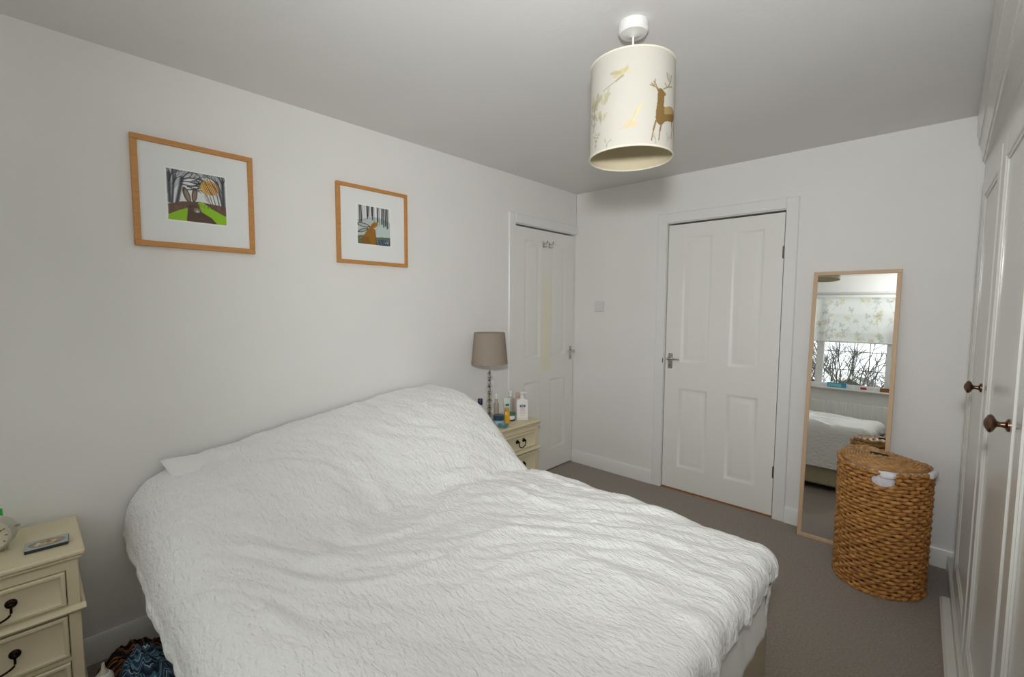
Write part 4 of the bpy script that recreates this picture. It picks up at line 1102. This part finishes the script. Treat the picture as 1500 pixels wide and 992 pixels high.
ms2 = stripe_mat('blue_patterned_cloth', [(0, '1d2836'), (.14, '486f8a'), (.30, 'a3b8c2'), (.35, '304c63'), (.52, '648ea6'), (.62, '1f2b38'), (.74, 'b8c8d0'), (.79, '3b5d78'), (.92, '27394a')], 3.4, .35, 3.4)
heap('garment', 'dark garment with orange stripes in the heap, lying against the skirting board', 0.03, 0.31, -3.20, -2.95, 0.095, ms1, 2.3)
heap('garment', 'blue and white striped garment on the front of the heap beside the bed', 0.10, 0.54, -3.168, -2.95, 0.105, ms2, 5.1, 0.03)
t = thing('squeeze_bottle', 'white plastic squeeze bottle standing on the floor beside the left cabinet', 'bottle', (0.328, -3.179, 0))
MB().lathe([(0.025, 0), (0.027, 0.004), (0.027, 0.095), (0.0255, 0.104), (0.0272, 0.110), (0.0252, 0.118), (0.0262, 0.124), (0.0235, 0.134), (0.018, 0.141)], 26).build('bottle_body', M['whitep'], t)
MB().lathe([(0.013, 0.140), (0.011, 0.150), (0.006, 0.158), (0.004, 0.178), (0.002, 0.180)], 18).build('nozzle', mat('ivory_plastic', 'd8d0c0', 0.4), t)

# ================================================================== WARDROBE along the right side
wr = thing('fitted_wardrobe', 'long white fitted wardrobe with panelled doors and cornice along the right side', 'wardrobe', (2.442, -0.004, 0), (0, 0, R(1.1)))
WL = 2.86
c = MB()
c.box(0.019, 0.52, -WL, 0, 0.0, 0.085); c.box(0.019, 0.52, -WL, 0, 1.985, H-0.012)
c.box(0.019, 0.52, -WL, -WL+0.02, 0.085, 1.985); c.box(0.50, 0.52, -WL, 0, 0.085, 1.985)
edges = [(-0.30, -0.95), (-1.00, -1.67), (-1.72, -2.39)]
stiles = [(0.0, -0.305)]+[(edges[k][1]+0.005, edges[k+1][0]-0.005) for k in range(2)]+[(edges[2][1]+0.005, -WL)]
for (a, b2) in stiles: c.box(0.019, 0.05, b2, a, 0.08, 1.99)
c.build('carcass', M['ward'], wr)
co = MB()
prof = [(0.05, 2.105), (-0.012, 2.105), (-0.016, 2.118), (-0.020, 2.118), (-0.024, 2.16), (-0.034, 2.20), (-0.038, 2.20), (-0.040, 2.235), (-0.046, 2.25), (-0.048, 2.335), (0.05, 2.335)]
co.add([(p[0], y, p[1]) for y in (0.0, -WL) for p in prof],
    [tuple(range(len(prof))), tuple(range(len(prof), 2*len(prof)))[::-1]]+[(i, (i+1) % len(prof), (i+1) % len(prof)+len(prof), i+len(prof)) for i in range(len(prof))])
co.build('cornice', M['ward'], wr, (0.028, 0, 0), (0, 0, R(-1.9)))
pb = MB().box(-0.010, 0.03, -WL, 0.0, 0, 0.075, 0.004); pb.box(-0.046, -0.005, -WL, -0.42, 0, 0.045, 0.008); pb.build('plinth', M['ward'], wr)
for k, (y1, y0) in enumerate(edges):
    d = MB(); z0, z1, t0, t1, sw = 0.09, 1.965, 0.0, 0.019, 0.085
    d.box(t0, t1, y0, y0+sw, z0, z1, 0.004); d.box(t0, t1, y1-sw, y1, z0, z1, 0.004)
    d.box(t0, t1, y0+sw-0.002, y1-sw+0.002, z0, z0+0.10, 0.003); d.box(t0, t1, y0+sw-0.002, y1-sw+0.002, z1-0.08, z1, 0.003)
    dr = d.build('wardrobe_door', M['ward'], wr)
    p = MB(); p.box(t0+0.009, t1, y0+sw-0.004, y1-sw+0.004, z0+0.095, z1-0.075)
    a0, a1, b0, b1 = y0+sw, y1-sw, z0+0.10, z1-0.08
    for (yy0, yy1, zz0, zz1) in ((a0, a0+0.012, b0, b1), (a1-0.012, a1, b0, b1), (a0, a1, b0, b0+0.012), (a0, a1, b1-0.012, b1)): p.box(t0+0.004, t0+0.010, yy0, yy1, zz0, zz1, 0.002)
    p.build('door_panel', M['ward'], dr)
    if k == 2: continue
    zk = 1.097; yk = y0+0.045
    kb = MB().lathe([(0.016, 0.0), (0.016, -0.004), (0.008, -0.008), (0.0065, -0.016), (0.008, -0.022), (0.020, -0.028), (0.024, -0.033), (0.022, -0.038), (0.011, -0.044), (0.006, -0.046)], 24, (t0, yk, zk), 'x')
    kb.build('knob', M['knob'], dr)

# ================================================================== BLIND, RADIATOR, SILL THINGS (seen in the mirror)
t = thing('roller_blind', 'white roller blind with pale yellow and mauve flowers, half down over the window', 'blind', (0, 0, 0))
bx0, bx1, bz0, bz1 = WX0+0.02, WX1-0.02, 1.49, 2.09
gx = np.linspace(bx0, bx1, 360); gz = np.linspace(bz0, bz1, 120); GX, GZ = np.meshgrid(gx, gz)
M['blind'] = translucent('printed_blind_cloth', 'f0efe8', 0.55, attr='ink')
o = MB().grid(np.stack([GX, np.full_like(GX, YW-0.035), GZ], -1)).build('blind_cloth', M['blind'], t)
sh = []
rb = random.Random(21)
for k in range(120):
    cx, cy = rb.uniform(bx0, bx1), rb.uniform(bz0, bz1); col = rb.choice(['e2cf6a', 'dcc47c', 'b9a9b4', 'a9a6ae', 'c7cbb8', 'd8b8b0', 'c4c6cc'])
    for j in range(5):
        a = R(72*j+rb.uniform(0, 70)); r_ = rb.uniform(.014, .026); sh.append(('ell', cx+r_*math.cos(a), cy+r_*math.sin(a), r_*.8, r_*.45, a, col, .40))
    sh.append(('line', [(cx, cy), (cx+rb.uniform(-.06, .06), cy-.09)], .004, 'b9c0b2', .6))
set_ink(o, paint(np.stack([GX.ravel(), GZ.ravel()], 1), 'f6f6f4', sh))
MB().tube([(bx0, YW-0.035, bz0), (bx1, YW-0.035, bz0)], 0.010, 10).build('bottom_bar', M['whitep'], t)
MB().tube([(bx0, YW-0.035, bz1), (bx1, YW-0.035, bz1)], 0.022, 14).build('roller', M['whitep'], t)

t = thing('radiator', 'white ribbed panel radiator below the window, seen in the mirror', 'radiator', (1.52, YW, 0))
rd = MB(); L_ = 1.3; n = 40
prof = []
for i in range(n*4+1):
    x = -L_/2+L_*i/(n*4); prof.append((x, 0.075+0.006*(1 if (i % 4) in (1, 2) else 0)))
vs = []; fs = []
for z in (0.15, 0.18, 0.68, 0.71):
    ins = 0.006 if z in (0.15, 0.71) else 0
    for (x, y) in prof: vs.append((x, y-ins, z))
m_ = len(prof)
for j in range(3):
    for i in range(m_-1): fs.append((j*m_+i, j*m_+i+1, (j+1)*m_+i+1, (j+1)*m_+i))
rd.add(vs, fs); rd.box(-L_/2, L_/2, 0.03, 0.072, 0.15, 0.71, 0.004); rd.build('radiator_panel', M['rad'], t, sharp=60)
for x in (-0.5, 0.5): MB().box(x-0.02, x+0.02, 0.001, 0.035, 0.2, 0.60).build('wall_bracket', M['rad'], t)
for x in (-L_/2-0.02, L_/2+0.02): MB().tube([(x, 0.05, 0.0), (x, 0.05, 0.17), (x*0.97, 0.05, 0.18)], 0.008, 8).build('pipe', M['chrome'], t)

ZS = WZ0+0.0012
t = thing('box', 'turquoise blue box lying on the window sill', 'box', (1.42, YW+0.0, ZS)); MB().box(-0.1, 0.1, -0.03, 0.03, 0, 0.062, 0.003).build('box_body', mat('turquoise_card', '3f9cc0', 0.5), t)
MB().box(-0.09, 0.05, 0.0302, 0.0312, 0.012, 0.05).build('front_panel', mat('pale_blue_card', '7fc4d6', 0.5), t)
t = thing('card_box', 'white box with a red panel on the window sill', 'box', (1.70, YW+0.005, ZS)); MB().box(-0.085, 0.085, -0.025, 0.025, 0, 0.042, 0.003).build('box_body', M['whitep'], t)
MB().box(-0.032, 0.03, 0.0252, 0.0262, 0.008, 0.036).build('front_panel', mat('red_card', 'a8323c', 0.5), t)
t = thing('wooden_tray', 'brown wooden tray on the window sill at the wardrobe end', 'tray', (2.02, YW+0.0, ZS)); tr = MB(); tr.box(-0.16, 0.16, -0.035, 0.035, 0, 0.008, 0.002)
tr.box(-0.16, 0.16, 0.028, 0.036, 0, 0.05, 0.002); tr.box(-0.16, 0.16, -0.036, -0.028, 0, 0.05, 0.002); tr.box(-0.16, -0.152, -0.03, 0.03, 0, 0.05, 0.002); tr.box(0.152, 0.16, -0.03, 0.03, 0, 0.05, 0.002)
tr.build('tray_body', mat('brown_wood', '8a5c34', 0.5, var=0.12, vscale=20, stretch=(1, 8, 8)), t)

# ================================================================== OUTSIDE THE WINDOW
GZ_ = -3.2
struct(MB().box(-60, 60, -90, YW-0.6, GZ_-0.2, GZ_).build('garden_ground', mat('winter_grass', '6f7a52', 0.95, var=0.2, vscale=2)))
hs = thing('house', 'grey gabled house seen through the window in the mirror', 'house', (-0.35, -22.0, GZ_+0.18))
hw = MB(); hw.prism([(-3.4, 0), (3.4, 0), (3.4, 1.95), (0, 4.20), (-3.4, 1.95)], -7, 0, 'xz'); hw.build('house_wall', mat('grey_render', '6f6b65', 0.85, var=0.05, vscale=2), hs)
for sg in (-1, 1):
    rf = MB(); x1_, z1_ = 3.7*sg, 1.77
    vs = [(0, 0.25, 4.25), (0, -7.2, 4.25), (x1_, -7.2, z1_), (x1_, 0.25, z1_)]; vs += [(a, b2, z+0.12) for (a, b2, z) in vs]
    rf.add(vs, [(0, 1, 2, 3), (4, 7, 6, 5), (0, 4, 5, 1), (1, 5, 6, 2), (2, 6, 7, 3), (3, 7, 4, 0)]); rf.build('roof', mat('grey_tiles', '5d5853', 0.8, var=0.1, vscale=6), hs)
    vb = [(0, 0.26, 4.21), (0, 0.30, 4.21), (x1_, 0.30, 1.73), (x1_, 0.26, 1.73)]; vb += [(a, b2, z+0.2) for (a, b2, z) in vb]
    MB().add(vb, [(0, 1, 2, 3), (4, 7, 6, 5), (0, 4, 5, 1), (1, 5, 6, 2), (2, 6, 7, 3), (3, 7, 4, 0)]).build('barge_board', M['upvc'], hs)
for (x, z) in ((-1.2, 0.8), (1.4, 0.8)):
    wn = MB().box(x-0.6, x+0.6, 0, 0.05, z, z+1.1, 0.02).build('house_window', M['upvc'], hs)
    MB().box(x-0.5, x+0.5, 0.05, 0.06, z+0.1, z+1.0).build('house_pane', mat('dark_pane', '3a4248', 0.1), wn)
def tree(label, loc, hgt, seed):
    r_ = random.Random(seed); mb = MB(); tw = MB()
    def go(p, d, l, r, dep):
        q = p+d*l; mid = p+d*(l*.5)+Vector((r_.uniform(-1, 1), r_.uniform(-1, 1), r_.uniform(-.4, .4)))*l*.06
        (mb if dep > 4 else tw).tube([p, mid, q], [r, r*.85, r*.68], 5 if dep > 3 else 4)
        if dep == 0: return
        for k in range(3 if dep != 2 else 2):
            nd = (d+Vector((r_.uniform(-1, 1), r_.uniform(-1, 1), r_.uniform(-.35, .7)))*.75).normalized(); go(q if k else p+d*(l*.8), nd, l*r_.uniform(.66, .86), max(r*.60, 0.008), dep-1)
    go(Vector((0, 0, 0)), Vector((0, 0, 1)), hgt*.25, hgt*.020, 6)
    t = thing('bare_tree', label, 'tree', loc, (0, 0, 0), 'bare trees outside the window')
    bm_ = mat('bark', '5a5650', 0.9)
    mb.build('trunk', bm_, t, fix=False); o = tw.build('twigs', bm_, t, fix=False); o['kind'] = 'stuff'
tree('bare winter tree outside the window, left of the grey house in the mirror', (0.2, -12.0, GZ_), 6.6, 4)
tree('bare winter tree outside the window, right of the grey house in the mirror', (2.7, -16.8, GZ_), 5.2, 9)
tree('distant bare winter tree standing behind the grey house', (-2.5, -36.0, GZ_), 8.0, 13)
